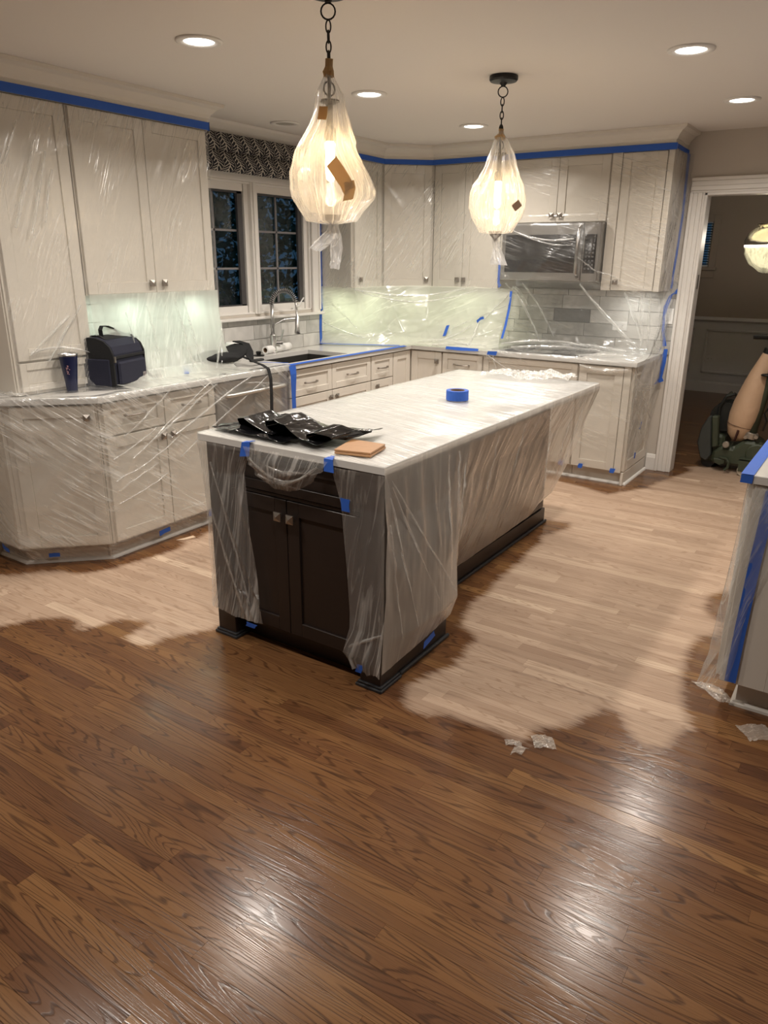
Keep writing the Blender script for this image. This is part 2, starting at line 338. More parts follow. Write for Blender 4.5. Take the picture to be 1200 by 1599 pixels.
def obj(name, mb, mat, parent=None, smooth=False, bevel=0, uv=None, solid=0):
    me = bpy.data.meshes.new(name)
    o = bpy.data.objects.new(name, me); COL.objects.link(o)
    if parent is not None: org = ORG[parent.name]; o.parent = parent; 
    else:
        v = np.array(mb.v); org = (float((v[:,0].min()+v[:,0].max())/2), float((v[:,1].min()+v[:,1].max())/2), float(v[:,2].min())); o.location = org
    ORG[o.name] = org
    me.from_pydata([(x-org[0], y-org[1], z-org[2]) for x, y, z in mb.v], [], mb.f); me.update()
    me.materials.append(mat)
    if uv is not None:
        l = me.uv_layers.new(name='UVMap'); idx = np.zeros(len(me.loops), int); me.loops.foreach_get('vertex_index', idx)
        l.data.foreach_set('uv', np.array(uv, float)[idx].ravel())
    if smooth:
        me.polygons.foreach_set('use_smooth', [True]*len(me.polygons))
    if bevel:
        b = o.modifiers.new('bevel', 'BEVEL'); b.width = bevel; b.segments = 1; b.limit_method = 'ANGLE'
    if solid:
        b = o.modifiers.new('solid', 'SOLIDIFY'); b.thickness = solid; b.offset = 0
    return o
def tag(o, label=None, cat=None, group=None, kind=None):
    if label: o['label'] = label
    if cat: o['category'] = cat
    if group: o['group'] = group
    if kind: o['kind'] = kind
    return o
def thing(name, label, cat, loc, group=None):
    o = bpy.data.objects.new(name, None); COL.objects.link(o); o.empty_display_size = .05
    o.location = loc; ORG[o.name] = tuple(loc); return tag(o, label, cat, group)
def struct(name, mb, mat, **k): return tag(obj(name, mb, mat, **k), kind='structure')
# numpy value noise
_rs = np.random.RandomState(3); _tab = _rs.rand(256, 256)
def vn(x, y):
    x = np.asarray(x, float); y = np.asarray(y, float); x0 = np.floor(x).astype(int); y0 = np.floor(y).astype(int)
    fx = x-x0; fy = y-y0; fx = fx*fx*(3-2*fx); fy = fy*fy*(3-2*fy)
    g = lambda i, j: _tab[i%256, j%256]
    return (g(x0,y0)*(1-fx)+g(x0+1,y0)*fx)*(1-fy)+(g(x0,y0+1)*(1-fx)+g(x0+1,y0+1)*fx)*fy
def ridge(x, y): return 1-np.abs(2*vn(x, y)-1)
class Patches:
    """film surface from control grids; every patch becomes a fine wrinkled grid"""
    def __init__(s): s.mb = MB(); s.uv = []
    def patch(s, rows, nu=80, nv=60, amp=.006, fu=14, fv=2.0, skew=0.0, off=0, seed=0, sharp=3, sm=0):
        C = np.array(rows, float); nr, nc, _ = C.shape
        # arc length parameters
        du = np.r_[0, np.cumsum(np.linalg.norm(np.diff(C, axis=1), axis=2).mean(0)+1e-6)]
        dv = np.r_[0, np.cumsum(np.linalg.norm(np.diff(C, axis=0), axis=2).mean(1)+1e-6)]
        us = np.unique(np.r_[np.linspace(0, du[-1], nu), du]); vs = np.unique(np.r_[np.linspace(0, dv[-1], nv), dv])
        P = np.zeros((len(vs), len(us), 3))
        for k in range(3):
            T = np.array([np.interp(us, du, C[i,:,k]) for i in range(nr)])
            P[:,:,k] = np.array([np.interp(vs, dv, T[:,j]) for j in range(len(us))]).T
        for _ in range(sm):
            Q = P.copy(); Q[1:-1] = (P[:-2]+2*P[1:-1]+P[2:])/4; P = Q.copy(); Q[:,1:-1] = (P[:,:-2]+2*P[:,1:-1]+P[:,2:])/4; P = Q
        gu = np.gradient(P, axis=1); gv = np.gradient(P, axis=0); n = np.cross(gv, gu); n /= np.linalg.norm(n, axis=2, keepdims=True)+1e-9
        # average towards camera side
        cdir = np.array(CAM)-P; sgn = np.sign((n*cdir).sum(2).mean()); n *= sgn
        Ug, Vg = np.meshgrid(us, vs)
        a = ridge((Ug+skew*Vg)*fu+seed, Vg*fv+seed*1.7)**sharp + .35*ridge((Ug-skew*.5*Vg)*fu*2.3+seed*3, Vg*fv*2+5)**sharp + .05*vn(Ug*60, Vg*60)
        A = amp(Ug/us[-1], Vg/vs[-1]) if callable(amp) else amp
        P = P + n*((a*A)+off)[:,:,None]
        k = len(s.mb.v); W = len(us); s.mb.v += [tuple(p) for p in P.reshape(-1,3)]
        s.uv += [(float(a_), float(b_)) for a_, b_ in zip(Ug.ravel()+seed, Vg.ravel())]
        for i in range(len(vs)-1):
            for j in range(W-1): s.mb.f.append((k+i*W+j, k+i*W+j+1, k+(i+1)*W+j+1, k+(i+1)*W+j))
        return s
    def build(s, name, mat, label, cat='plastic sheet', group=None, parent=None):
        o = obj(name, s.mb, mat, parent, smooth=True, uv=s.uv)
        if parent is None: tag(o, label, cat, group)
        return o
def tape(label, pts, wid, lift=(0,0,0), mat=None, name='masking_tape', ragged=.0, cat='tape', th=.0006, seed=1):
    """ribbon: centreline pts, wid = half-width vector(s)"""
    rnd = random.Random(seed); mb = MB(); n = len(pts)
    ws = wid if isinstance(wid[0], (list, tuple)) else [wid]*n
    vs = []
    for i, p in enumerate(pts):
        j = 1+rnd.uniform(-ragged, ragged); k = 1+rnd.uniform(-ragged, ragged); wv = ws[i]
        a = tuple(p[c]+wv[c]*j+lift[c] for c in range(3)); b = tuple(p[c]-wv[c]*k+lift[c] for c in range(3)); vs += [a, b]
    fs = [(2*i, 2*i+1, 2*i+3, 2*i+2) for i in range(n-1)]
    mb.add(vs, fs); o = obj(name, mb, mat or BLUE, solid=th*2); return tag(o, label, cat)

# ------------------------------------------------------------------ hardware
def knob(parent, tf, a, n, z, s=.0185):
    mb = MB(tf); mb.box(a-.006, a+.006, n, n+.018, z-.006, z+.006)
    mb.add([(a-s,n+.016,z-s),(a+s,n+.016,z-s),(a+s,n+.016,z+s),(a-s,n+.016,z+s),(a-s,n+.022,z-s),(a+s,n+.022,z-s),(a+s,n+.022,z+s),(a-s,n+.022,z+s),(a,n+.031,z)],
           [(0,1,2,3),(0,4,5,1),(1,5,6,2),(2,6,7,3),(3,7,4,0),(4,8,5),(5,8,6),(6,8,7),(7,8,4)])
    return obj('knob', mb, NICK, parent)
def pull(parent, tf, a, n, z, l=.13):
    mb = MB(tf); pts = []
    for i in range(9):
        u = i/8; pts.append((a-l/2+l*u, n+.012+.020*math.sin(math.pi*min(1, max(0, u)))**.5, z))
    mb.tube(pts, .0055, 8); mb.box(a-l/2-.006, a-l/2+.006, n, n+.014, z-.006, z+.006); mb.box(a+l/2-.006, a+l/2+.006, n, n+.014, z-.006, z+.006)
    return obj('handle', mb, NICK, parent)
def front(t, name, tf, a0, a1, n, z0, z1, mat=PAINT, rail=.06, hw=None, hp=None):
    d = obj(name, MB(tf).shaker(a0, a1, n, z0, z1, rail), mat, t, bevel=.0015)
    if hw == 'knob': knob(d, tf, hp[0], n+.02, hp[1])
    if hw == 'pull': pull(d, tf, hp[0], n+.02, hp[1])
    return d
BN = FD-.02    # carcass depth
def base_unit(label, tf, a0, a1, fronts, group=None, toe=True, n0=.003, name='base_cabinet', hollow=False):
    c = tf((a0+a1)/2, BN/2, 0); t = thing(name, label, 'cabinet', (c[0], c[1], 0), group)
    if hollow: obj('body', MB(tf).box(a0, a1, n0, BN-.028, .10, .69), PAINT, t); obj('front_rail', MB(tf).box(a0, a1, BN-.028, BN, .10, CH-.032), PAINT, t)
    else: obj('body', MB(tf).box(a0, a1, n0, BN, .10, CH-.032), PAINT, t)
    if toe: obj('toe_kick', MB(tf).box(a0, a1, n0, BN-.045, 0, .10), PAINT, t)
    for f in fronts:
        k, b0, b1, z0, z1 = f[:5]
        front(t, k, tf, b0, b1, BN, z0, z1, rail=f[7] if len(f) > 7 else (.045 if k == 'drawer' else .06), hw=f[5] if len(f) > 5 else None, hp=f[6] if len(f) > 6 else None)
    return t

# ================================================================== THE SETTING
# ---- floor: slab, then planks
struct('ceiling', MB().box(-.12, 6.3, -2.6, 10.0, H, H+.1), CEILP)
floor = struct('floor', MB().box(-.12, 6.3, -2.6, 10.0, -.12, -.018), SUB)
RP = [(2.628,1.641),(2.687,1.567),(2.813,1.565),(2.816,1.631),(2.9,1.625),(3.04,1.627),(3.155,1.617),(3.155,1.729),(3.244,1.813),(3.313,1.996),(3.359,2.003),(3.457,1.868),(3.524,1.827),(3.568,1.862),(3.584,1.977),(3.624,2.063),(3.6,2.104),(3.56,2.201),(3.519,2.363),(3.494,2.496),(3.486,2.686),(3.50,2.8),(3.56,2.86),(3.56,3.0),(3.461,3.081),(3.44,3.25),(3.479,3.36),(3.60,3.45),(3.60,3.9),(3.50,3.97),(3.48,4.274),(3.50,4.615),(3.60,4.854),(4.4,5.4),(4.2,6.0),(3.377,6.0),(2.948,5.95),(2.79,5.83),(2.741,5.757),(2.817,5.705),(2.756,5.479),(2.674,5.205),(2.651,5.006),(2.458,4.676),(2.273,4.759),(1.98,4.8),(1.5,4.83),(.9,4.75),(.75,4.6),(.75,4.1),(1.5,3.95),(1.878,4.02),(2.304,3.877),(2.453,3.907),(2.48,3.81),(2.384,3.578),(2.434,3.507),(2.433,3.319),(2.456,3.048),(2.457,2.821),(2.487,2.67),(2.465,2.503),(2.495,2.414),(2.532,2.281),(2.649,2.214),(2.669,2.056),(2.686,1.94),(2.629,1.828),(2.605,1.696)]
LP = [(-.2,1.0),(.164,1.252),(.264,1.401),(.374,1.467),(.343,1.497),(.468,1.615),(.573,1.636),(.63,1.696),(.671,1.787),(.696,1.936),(.736,2.114),(.741,2.238),(.647,2.287),(.717,2.374),(.666,2.473),(.73,2.573),(.68,2.92),(.75,4.1),(1.5,3.95),(1.66,3.0),(1.66,2.2),(1.68,1.7),(1.64,1.593),(1.533,1.43),(1.525,1.322),(1.457,1.308),(1.366,1.329),(1.356,1.409),(1.348,1.487),(1.223,1.432),(1.191,1.318),(1.17,1.266),(1.112,1.264),(1.057,1.302),(.98,1.287),(.907,1.214),(.834,1.072),(.722,.958),(.3,.7),(-.2,.7)]
def sdf(P, poly):
    P = np.asarray(P, float); A = np.array(poly); Bp = np.roll(A, -1, 0); d = np.full(len(P), 1e9); ins = np.zeros(len(P), bool)
    for a, b in zip(A, Bp):
        e = b-a; t = np.clip(((P-a)@e)/(e@e), 0, 1); q = a+t[:,None]*e; d = np.minimum(d, np.hypot(*(P-q).T))
        c = ((a[1] > P[:,1]) != (b[1] > P[:,1])) & (P[:,0] < (b[0]-a[0])*(P[:,1]-a[1])/((b[1]-a[1]) or 1e-9)+a[0]); ins ^= c
    return np.where(ins, d, -d)
def bare(P): return np.maximum(sdf(P, RP), sdf(P, LP))
PW = .0572
planks = []
rp = random.Random(11); y = -1.2; row = 0
while y < 9.82:
    x = -.1 - rp.uniform(0, 1.0)
    while x < 5.2:
        l = rp.choice([.35,.5,.6,.75,.85,1.0,1.2,1.5])*rp.uniform(.85, 1.15); x1 = min(x+l, 5.2)
        if x1 > -.1 and x1-max(x,-.1) > .05: planks.append((max(x,-.1), x1, y, y+PW, rp.random(), min(1, max(0, rp.gauss(.5,.2)))))
        x += l
    y += PW; row += 1
def vis_size(pl):
    c = np.array([(pl[0]+pl[1])/2, (pl[2]+pl[3])/2, 0.0]); best = 0
    for fx in (.05, .3, .5, .7, .95):
        q = Vector((pl[0]+(pl[1]-pl[0])*fx, c[1], 0))-Vector(CAM); z = q.dot(fw)
        if z < .3: continue
        uu = 600+FPX*q.dot(r2)/z; vv = 799.5-FPX*q.dot(u2)/z
        if -40 < uu < 1240 and 0 < vv < 1640:
            hid = (1.68 < q.x+CAM[0] < 2.55 and q.y+CAM[1] > 1.62 and q.y+CAM[1] < 3.9) or (q.x+CAM[0] < .55 and q.y+CAM[1] > 1.9) or (q.y+CAM[1] > 4.95 and q.x+CAM[0] < 2.6) or q.x+CAM[0] > 3.72 and q.y+CAM[1] > 2.3
            if not hid: best += 1/z**2*(pl[1]-pl[0])
    return best
for_sale = sorted(range(len(planks)), key=lambda i: -vis_size(planks[i]))
top300 = set(for_sale[:300])
gap = .0002
def plank_geo(pl, sub=True):
    x0, x1, y0, y1, sd, tone = pl; x0 += gap; x1 -= gap; y0 += gap; y1 -= gap
    cs = bare([(x0,y0),(x1,y1),((x0+x1)/2,(y0+y1)/2)]) if sub else np.array([9])
    near = sub and (np.abs(cs).min() < (x1-x0)/2+.15)
    n = max(1, int((x1-x0)/.045)) if near else 1
    xs = np.linspace(x0, x1, n+1); v = []; f = []; bv = .0003
    for xx in xs: v += [(xx, y0, -.018), (xx, y0, -bv), (xx, y0+bv, 0), (xx, y1-bv, 0), (xx, y1, -bv), (xx, y1, -.018)]
    for i in range(n):
        for j in range(1, 4): f.append((i*6+j, (i+1)*6+j, (i+1)*6+j+1, i*6+j+1))
    f += [(0,1,2,3,4,5), tuple(n*6+j for j in (5,4,3,2,1,0))]
    return v, f
def set_attrs(me, v, pls):
    b = bare([(p[0], p[1]) for p in v]); 
    for nm, arr in (('bare', b), ('seed', [p[4] for p in pls]), ('tone', [p[5] for p in pls])):
        a = me.attributes.new(nm, 'FLOAT', 'POINT'); a.data.foreach_set('value', np.asarray(arr, np.float32))
rest_v, rest_f, rest_p = [], [], []
for i, pl in enumerate(planks):
    if i in top300:
        v, f = plank_geo(pl); org = ((pl[0]+pl[1])/2, (pl[2]+pl[3])/2, 0)
        me = bpy.data.meshes.new('plank'); fo = ORG[floor.name]
        me.from_pydata([(p[0]-org[0], p[1]-org[1], p[2]) for p in v], [], f); set_attrs(me, v, [pl]*len(v)); me.materials.append(WOOD)
        o = bpy.data.objects.new('plank', me); COL.objects.link(o); o.parent = floor; o.location = (org[0]-fo[0], org[1]-fo[1], -fo[2])
    else:
        v, f = plank_geo(pl); k = len(rest_v); rest_v += v; rest_f += [tuple(k+q for q in g) for g in f]; rest_p += [pl]*len(v)
mb = MB(); mb.v = rest_v; mb.f = rest_f
o = obj('plank_rows', mb, WOOD, floor); set_attrs(o.data, rest_v, rest_p); o['kind'] = 'stuff'

# ---- walls
WY0, WY1, WZ0, WZ1 = 3.13, 4.38, 1.20, 2.10      # window opening in the left wall
wl = struct('wall_left', MB().box(-.12,0,-2.6,WY0,-.02,H).box(-.12,0,WY1,B+.12,-.02,H).box(-.12,0,WY0,WY1,-.02,WZ0).box(-.12,0,WY0,WY1,WZ1,H), WALLP)
DX0, DX1, DZ = 2.672, 3.95, 2.055
wb = struct('wall_back', MB().box(0,DX0,B,B+.12,-.02,H).box(DX1,6.3,B,B+.12,-.02,H).box(DX0,DX1,B,B+.12,DZ,H), WALLP)
struct('wall_right', MB().box(6.18,6.3,-2.6,10,-.02,H), WALLP)
struct('wall_front', MB().box(-.12,6.3,-2.72,-2.6,-.02,H), WALLP)
FY = 9.8
wf = struct('wall_far', MB().box(-.12,1.30,FY,FY+.12,-.02,H).box(1.92,6.3,FY,FY+.12,-.02,H).box(1.30,1.92,FY,FY+.12,-.02,1.53).box(1.30,1.92,FY,FY+.12,2.06,H), DINEP)
struct('wall_far_left', MB().box(-.12,0,B+.12,FY+.12,-.02,H), DINEP)
# dining side of the back wall
struct('trim_9', MB().box(0,DX0-.1,B+.12,B+.128,0,H).box(DX1+.1,6.18,B+.12,B+.128,0,H).box(DX0-.1,DX1+.1,B+.12,B+.128,DZ+.1,H), DINEP)
# wainscot
struct('trim_1', MB().extr([(9.80,.88),(9.765,.885),(9.755,.90),(9.77,.91),(9.785,.93),(9.80,.935)], .0, 6.18), DINEW)
wain = struct('trim_2', MB().box(0,6.18,FY-.012,FY-.001,.14,.885), DINEW)
px = -.15
while px < 6.0:
    a0, a1 = px+.10, px+.99-.0
    if a0 > .02:
        m = MB(); z0, z1, q = .24, .79, .03
        for (b0,b1,c0,c1) in ((a0,a1,z0,z0+q),(a0,a1,z1-q,z1),(a0,a0+q,z0,z1),(a1-q,a1,z0,z1)): m.box(b0,b1,FY-.030,FY-.012,c0,c1)
        obj('panel_moulding', m, DINEW, wain, bevel=.006)
    px += 1.03
struct('baseboard_far', MB().extr([(9.80,0),(9.775,0),(9.775,.11),(9.785,.135),(9.80,.14)], 0, 6.18), DINEW)
# kitchen baseboard by the door
struct('baseboard_back', MB(BACK).extr([(0.001,0),(.018,0),(.018,.10),(.010,.125),(0.001,.13)], R-.01, DX0-.100), TRIMW)
# door casing (stepped profile), left, right, head, jambs
ms = MB(BACK)
def casing(m, a0, a1, z0, z1, flip, vert=True):
    w = .10
    for (s0, s1, d) in ((0,.022,.028),(.022,.055,.018),(.055,.085,.022),(.085,.10,.014)):
        if vert:
            b0, b1 = (a0+s0, a0+s1) if not flip else (a1-s1, a1-s0); m.box(b0, b1, .001, d, z0, z1)
        else: m.box(a0, a1, .001, d, z1-s1, z1-s0)
casing(ms, DX0-.10, DX0, 0, DZ, False); casing(ms, DX1, DX1+.10, 0, DZ, True); casing(ms, DX0-.10, DX1+.10, DZ, DZ+.10, False, False)
ms.box(DX0-.0, DX0+.018, -.121, .012, 0, DZ).box(DX1-.018, DX1, -.121, .012, 0, DZ).box(DX0, DX1, -.121, .012, DZ-.018, DZ)
dr = struct('door_1', ms, TRIMW, bevel=.003)
obj('strike_plate', MB().box(DX0+.018, DX0+.020, B+.03, B+.075, 1.40, 1.50), NICK, dr)
# crown mouldings: frieze + cove above the wall cabinets, and along the window wall
CRP = [(0,H-.14),(.006,H-.14),(.006,H-.082),(.014,H-.078),(.022,H-.060),(.050,H-.030),(.078,H-.018),(.082,H-.001),(0,H-.001)]
o1 = MB(); o1.sweep([(.004,1.62),(U,1.62),(U,3.022),(.004,3.022)][::-1], [(q,z) for q,z in CRP]) if False else None
def crown(n, path):
    m = MB(); m.sweep(path, CRP); struct('trim_%d' % n, m, PAINT, bevel=0)
crown(3, [(.006,1.63),(U+.004,1.63),(U+.004,3.02),(.006,3.02)])
crown(4, [(.006,4.50),(U+.004,4.50),(U+.004,4.912),(.628,B-U-.004),(R,B-U-.004),(R,B-.006)])
m = MB(); m.sweep([(.001,3.10),(.001,4.42)], [(0,H-.095),(.008,H-.095),(.010,H-.075),(.030,H-.040),(.052,H-.018),(.056,H-.001),(0,H-.001)]); struct('trim_5', m, TRIMW)
# ---- backsplash tiles, each its own piece of the wall
def tiles(wall, tf, a0, a1, z0, z1, seed, darkat=None, th=.009):
    rr = random.Random(seed); cache = {}; org = ORG[wall.name]; P, Q = .1035, .305
    r = 0; z = z0
    while z < z1-.012:
        zz1 = min(z+P-.003, z1); a = a0-(Q/2 if r % 2 else 0)-.11*(r % 3)
        while a < a1-.01:
            b0, b1 = max(a, a0), min(a+Q-.003, a1)
            if b1-b0 > .02:
                d = rr.uniform(0, .0012); mt = TILED if (darkat and abs((b0+b1)/2-darkat[0]) < .155 and abs((z+zz1)/2-darkat[1]) < .05) else TILE
                m = MB(tf).box(b0-(b0+b1)/2, b1-(b0+b1)/2, 0, th+d, 0, zz1-z)
                key = (round(b1-b0, 4), round(zz1-z, 4), round(d*3000), mt.name)
                if key not in cache:
                    me = bpy.data.meshes.new('tile'); o0 = tf(0,0,0); me.from_pydata([tuple(c-o0[i] for i, c in enumerate(v)) for v in m.v], [], m.f); me.materials.append(mt); cache[key] = me
                o = bpy.data.objects.new('tile', cache[key]); COL.objects.link(o); o.parent = wall; w_ = tf((b0+b1)/2, .0015, z); o.location = tuple(w_[i]-org[i] for i in range(3))
            a += Q
        z += P; r += 1
obj('grout_bed', MB(LEFT).box(1.64,3.03,0,.0014,CH,1.39).box(3.03,4.49,0,.0014,CH,WZ0-.036).box(4.49,B-.01,0,.0014,CH,1.372), GROUT, wl); obj('grout_bed', MB(BACK).box(.01,DX0-.102,0,.0014,CH,1.45), GROUT, wb)
tiles(wl, LEFT, 1.64, 3.03, CH+.002, 1.385, 1); tiles(wl, LEFT, 3.031, 4.49, CH+.002, 1.165, 2); tiles(wl, LEFT, 4.491, B-.012, CH+.002, 1.365, 4)
tiles(wb, BACK, .012, DX0-.103, CH+.002, 1.372, 3, darkat=(1.67, 1.17)); 
# ---- window
win = struct('window_1', MB(LEFT).box(WY0-.09,WY0,.001,.022,WZ0-.02,WZ1+.09).box(WY1,WY1+.09,.001,.022,WZ0-.02,WZ1+.09).box(WY0,WY1,.001,.022,WZ1,WZ1+.09)
    .box(WY0-.09,WY0-.07,.022,.032,WZ0,WZ1+.09).box(WY1+.07,WY1+.09,.022,.032,WZ0,WZ1+.09).box(WY0-.07,WY1+.07,.022,.032,WZ1+.07,WZ1+.09)
    .box(WY0,WY0+.015,-.11,.002,WZ0,WZ1).box(WY1-.015,WY1,-.11,.002,WZ0,WZ1).box(WY0,WY1,-.11,.002,WZ1-.015,WZ1).box(WY0,WY1,-.11,.002,WZ0,WZ0+.012)
    .box(3.715,3.775,-.10,.012,WZ0,WZ1).box(3.733,3.757,.012,.022,WZ0,WZ1), TRIMW, bevel=.003)
obj('window_sill', MB(LEFT).box(WY0-.105,WY1+.105,.001,.055,WZ0-.038,WZ0-.018), TRIMW, win, bevel=.004)
DKFR = M('bronze_screen_frame', (.06,.055,.055), .5)
for (a0, a1) in ((WY0+.015,3.715),(3.775,WY1-.015)):
    q = .05; z0, z1 = WZ0+.012, WZ1-.015
    s = obj('sash', MB(LEFT).box(a0,a0+q*.8,-.07,-.02,z0,z1).box(a1-q*.8,a1,-.07,-.02,z0,z1).box(a0+q*.8,a1-q,-.07,-.021,z0,z0+q).box(a0+q*.8,a1-q,-.07,-.021,z1-q,z1), TRIMW, win)
    b0, b1, c0, c1 = a0+.041, a1-.051, z0+q+.001, z1-q-.001
    obj('screen_frame', MB(LEFT).box(b0,b0+.012,-.05,-.03,c0,c1).box(b1-.045,b1,-.05,-.03,c0,c1).box(b0,b1,-.05,-.03,c0,c0+.008).box(b0,b1,-.05,-.03,c1-.014,c1), DKFR, s)
    mt = M('grille_paint', (.20,.19,.19), .5); g = MB(LEFT); mid = b0+(b1-.045-b0)*.5
    g.box(mid-.007,mid+.007,-.062,-.050,c0,c1)
    for k in (1,2): g.box(b0,b1-.04,-.062,-.050,c0+(c1-c0)*k/3-.007,c0+(c1-c0)*k/3+.007)
    obj('grille', g, mt, s)
    obj('pane', MB(LEFT).box(b0,b1,-.066,-.063,c0,c1), PANE, s)
    cr = MB(LEFT); ac = a0+.12 if a0 < 3.5 else a1-.17
    cr.box(ac-.05,ac+.05,-.018,.004,z0-.002,z0+.012); cr.tube([(ac-.03,.010,z0+.015),(ac,.022,z0+.03),(ac+.035,.03,z0+.075),(ac+.045,.035,z0+.088)], .006, 8)
    obj('crank_handle', cr, WHITEP, s)
# dining window
w2 = struct('window_2', MB().box(1.22,1.30,FY-.022,FY-.001,1.50,2.13).box(1.92,2.0,FY-.022,FY-.001,1.50,2.13).box(1.30,1.92,FY-.022,FY-.001,2.05,2.13).box(1.2,2.02,FY-.05,FY-.001,1.49,1.525).box(1.22,2.0,FY-.02,FY-.001,1.40,1.485), DINEP, bevel=.003)
obj('window_frame', MB().box(1.30,1.33,FY+.02,FY+.06,1.53,2.06).box(1.89,1.92,FY+.02,FY+.06,1.53,2.06).box(1.33,1.89,FY+.02,FY+.06,1.53,1.55).box(1.33,1.89,FY+.02,FY+.06,1.79,1.81).box(1.33,1.89,FY+.02,FY+.06,2.04,2.06), DINEW, w2)
obj('pane', MB().box(1.33,1.89,FY+.04,FY+.043,1.55,2.04), PANE, w2)
for k in range(17):
    z = 1.56+k*.029; obj('blind_slat', MB().add([(1.31,FY+.002,z+.008),(1.91,FY+.002,z+.008),(1.91,FY+.018,z-.004),(1.31,FY+.018,z-.004),(1.31,FY+.002,z+.009),(1.91,FY+.002,z+.009),(1.91,FY+.018,z-.003),(1.31,FY+.018,z-.003)],[(0,1,2,3),(4,7,6,5),(0,4,5,1),(1,5,6,2),(2,6,7,3),(3,7,4,0)]), BLIND, w2)
# outside: lawn and trees
tag(obj('lawn', MB().box(-30,-.2,-10,30,-.5,-.4), GRASS), kind='structure')
tag(obj('lawn', MB().box(-10,12,10.2,30,-.5,-.4), GRASS), kind='structure')
def tree(x, y, h, r, seed, label):
    rr = np.random.RandomState(seed); t = thing('tree', label, 'tree', (x, y, -.4), 'trees outside the kitchen window')
    obj('trunk', MB().tube([(x,y,-.4),(x+.05,y+.05,h*.3),(x-.05,y,h*.65)], [.12,.09,.04], 8), BARK, t)
    n = 2600; d = rr.normal(size=(n,3)); d /= np.linalg.norm(d, axis=1)[:,None]; c = d*(rr.rand(n,1)**.35)*np.array([r, r, h*.45])*(.75+.5*vn(d[:,0]*3+seed, d[:,1]*3+d[:,2]*2)[:,None])+np.array([x,y,h*.52])
    mb = MB()
    for p in c:
        a = rr.normal(size=3); a /= np.linalg.norm(a); b = np.cross(a, rr.normal(size=3)); b /= np.linalg.norm(b)+1e-9; s = .05+.05*rr.rand(); k = len(mb.v)
        mb.v += [tuple(p-a*s), tuple(p+b*s*.5), tuple(p+a*s), tuple(p-b*s*.5)]; mb.f.append((k,k+1,k+2,k+3))
    f = obj('foliage', mb, LEAF, t)
tree(-3.2, 5.0, 3.6, 1.1, 1, 'leafy tree outside seen through the left window sash')
tree(-4.6, 8.6, 4.6, 1.4, 2, 'taller leafy tree outside seen through the right window sash')
tree(-8.6, 12.4, 5.0, 1.9, 3, 'furthest leafy tree outside behind the other two')

# ================================================================== WALL CABINETS
def upper(label, tf, a0, a1, z0, z1, doors, depth=U-.02, side=None, name='wall_cabinet'):
    c = tf((a0+a1)/2, depth/2, z0); t = thing(name, label, 'cabinet', c)
    obj('body', MB(tf).box(a0,a1,.002 if z0 > 1.0 else .012,depth,z0,z1), PAINT, t)
    for d in doors: front(t, 'door', tf, d[0], d[1], depth, d[2] if len(d) > 5 else z0+.004, z1-.006, hw=None if len(d) > 5 else 'knob', hp=None if len(d) > 5 else (d[2], d[3]))
    return t
ZT = 2.312
t = upper('tall cream hutch cabinet standing on the worktop at the far left', LEFT, 1.63, 2.083, CH+.003, ZT, [(1.645,2.068,1.09,1.70,1.30,0)])
front(t, 'drawer', LEFT, 1.645, 2.068, U-.02, .935, 1.078, rail=.035)
obj('side_panel', MB(LEFT).box(1.622,1.6295,.012,U-.03,CH+.003,ZT), PAINT, t)
t = upper('cream double door wall cabinet between the hutch and the window', LEFT, 2.09, 3.018, 1.396, ZT, [(2.094,2.549,2.51,1.452),(2.553,3.012,2.60,1.452)])
t = upper('narrow cream wall cabinet just right of the window', LEFT, 4.502, 4.91, 1.37, ZT, [(4.53,4.903,4.585,1.435)])
# diagonal corner cabinet
DG = frame((U-.014, 4.926, 0), (.7071,.7071), (.7071,-.7071)); dl = math.hypot(.628-U, .628-U)
t = thing('corner_wall_cabinet', 'diagonal cream corner wall cabinet in the back left corner', 'cabinet', (.25, 5.25, 1.37))
obj('body', MB().prism([(.003,4.913),(.003,B-.003),(.625,B-.003),(.625,B-U+.021),(U-.021,4.913)], 1.37, ZT), PAINT, t)
d = front(t, 'door', DG, .012, .41, .004, 1.374, ZT-.006, hw='knob', hp=(.375, 1.435))
t = upper('cream double door wall cabinet left of the microwave', BACK, .632, 1.262, 1.37, ZT, [(.645,.920,.885,1.435),(.924,1.25,.945,1.435)])
t = upper('short cream double door cabinet above the microwave', BACK, 1.275, 2.083, 1.862, ZT, [(1.285,1.697,1.667,1.912),(1.701,2.078,1.731,1.912)])
t = upper('tall cream single door wall cabinet right of the microwave', BACK, 2.086, R, 1.385, ZT, [(2.165,2.465,2.198,1.447)])
obj('filler_panel', MB(BACK).box(2.09,2.158,U-.02,U,1.385,ZT), PAINT, t, bevel=.0015)
obj('end_stile', MB(BACK).box(2.472,R+.004,U-.02,U,1.385,ZT), PAINT, t, bevel=.0015)
# microwave
t = thing('microwave', 'stainless over-the-range microwave with black glass door and bowed handle', 'microwave', (1.70, 5.34, 1.44))
obj('body', MB(BACK).box(1.30,2.08,.01,.375,1.445,1.858), STEEL, t, bevel=.003)
d = obj('door', MB(BACK).box(1.302,1.945,.377,.40,1.448,1.855), STEEL, t, bevel=.004)
obj('glass', MB(BACK).box(1.335,1.895,.4005,.4035,1.505,1.775), BGLASS, d)
m = MB(BACK); m.tube([(1.925,.402,1.475),(1.925,.43,1.50),(1.925,.442,1.60),(1.925,.445,1.65),(1.925,.442,1.70),(1.925,.43,1.81),(1.925,.402,1.83)], .013, 10); obj('handle', m, STEEL, d, smooth=True)
cpn = obj('control_panel', MB(BACK).box(1.950,2.078,.377,.398,1.448,1.855), STEEL, t, bevel=.004)
obj('control_glass', MB(BACK).box(1.962,2.052,.3985,.4015,1.505,1.775), BGLASS, cpn)
BTN = M('button_grey', (.10,.10,.10), .5)
mbt = MB(BACK)
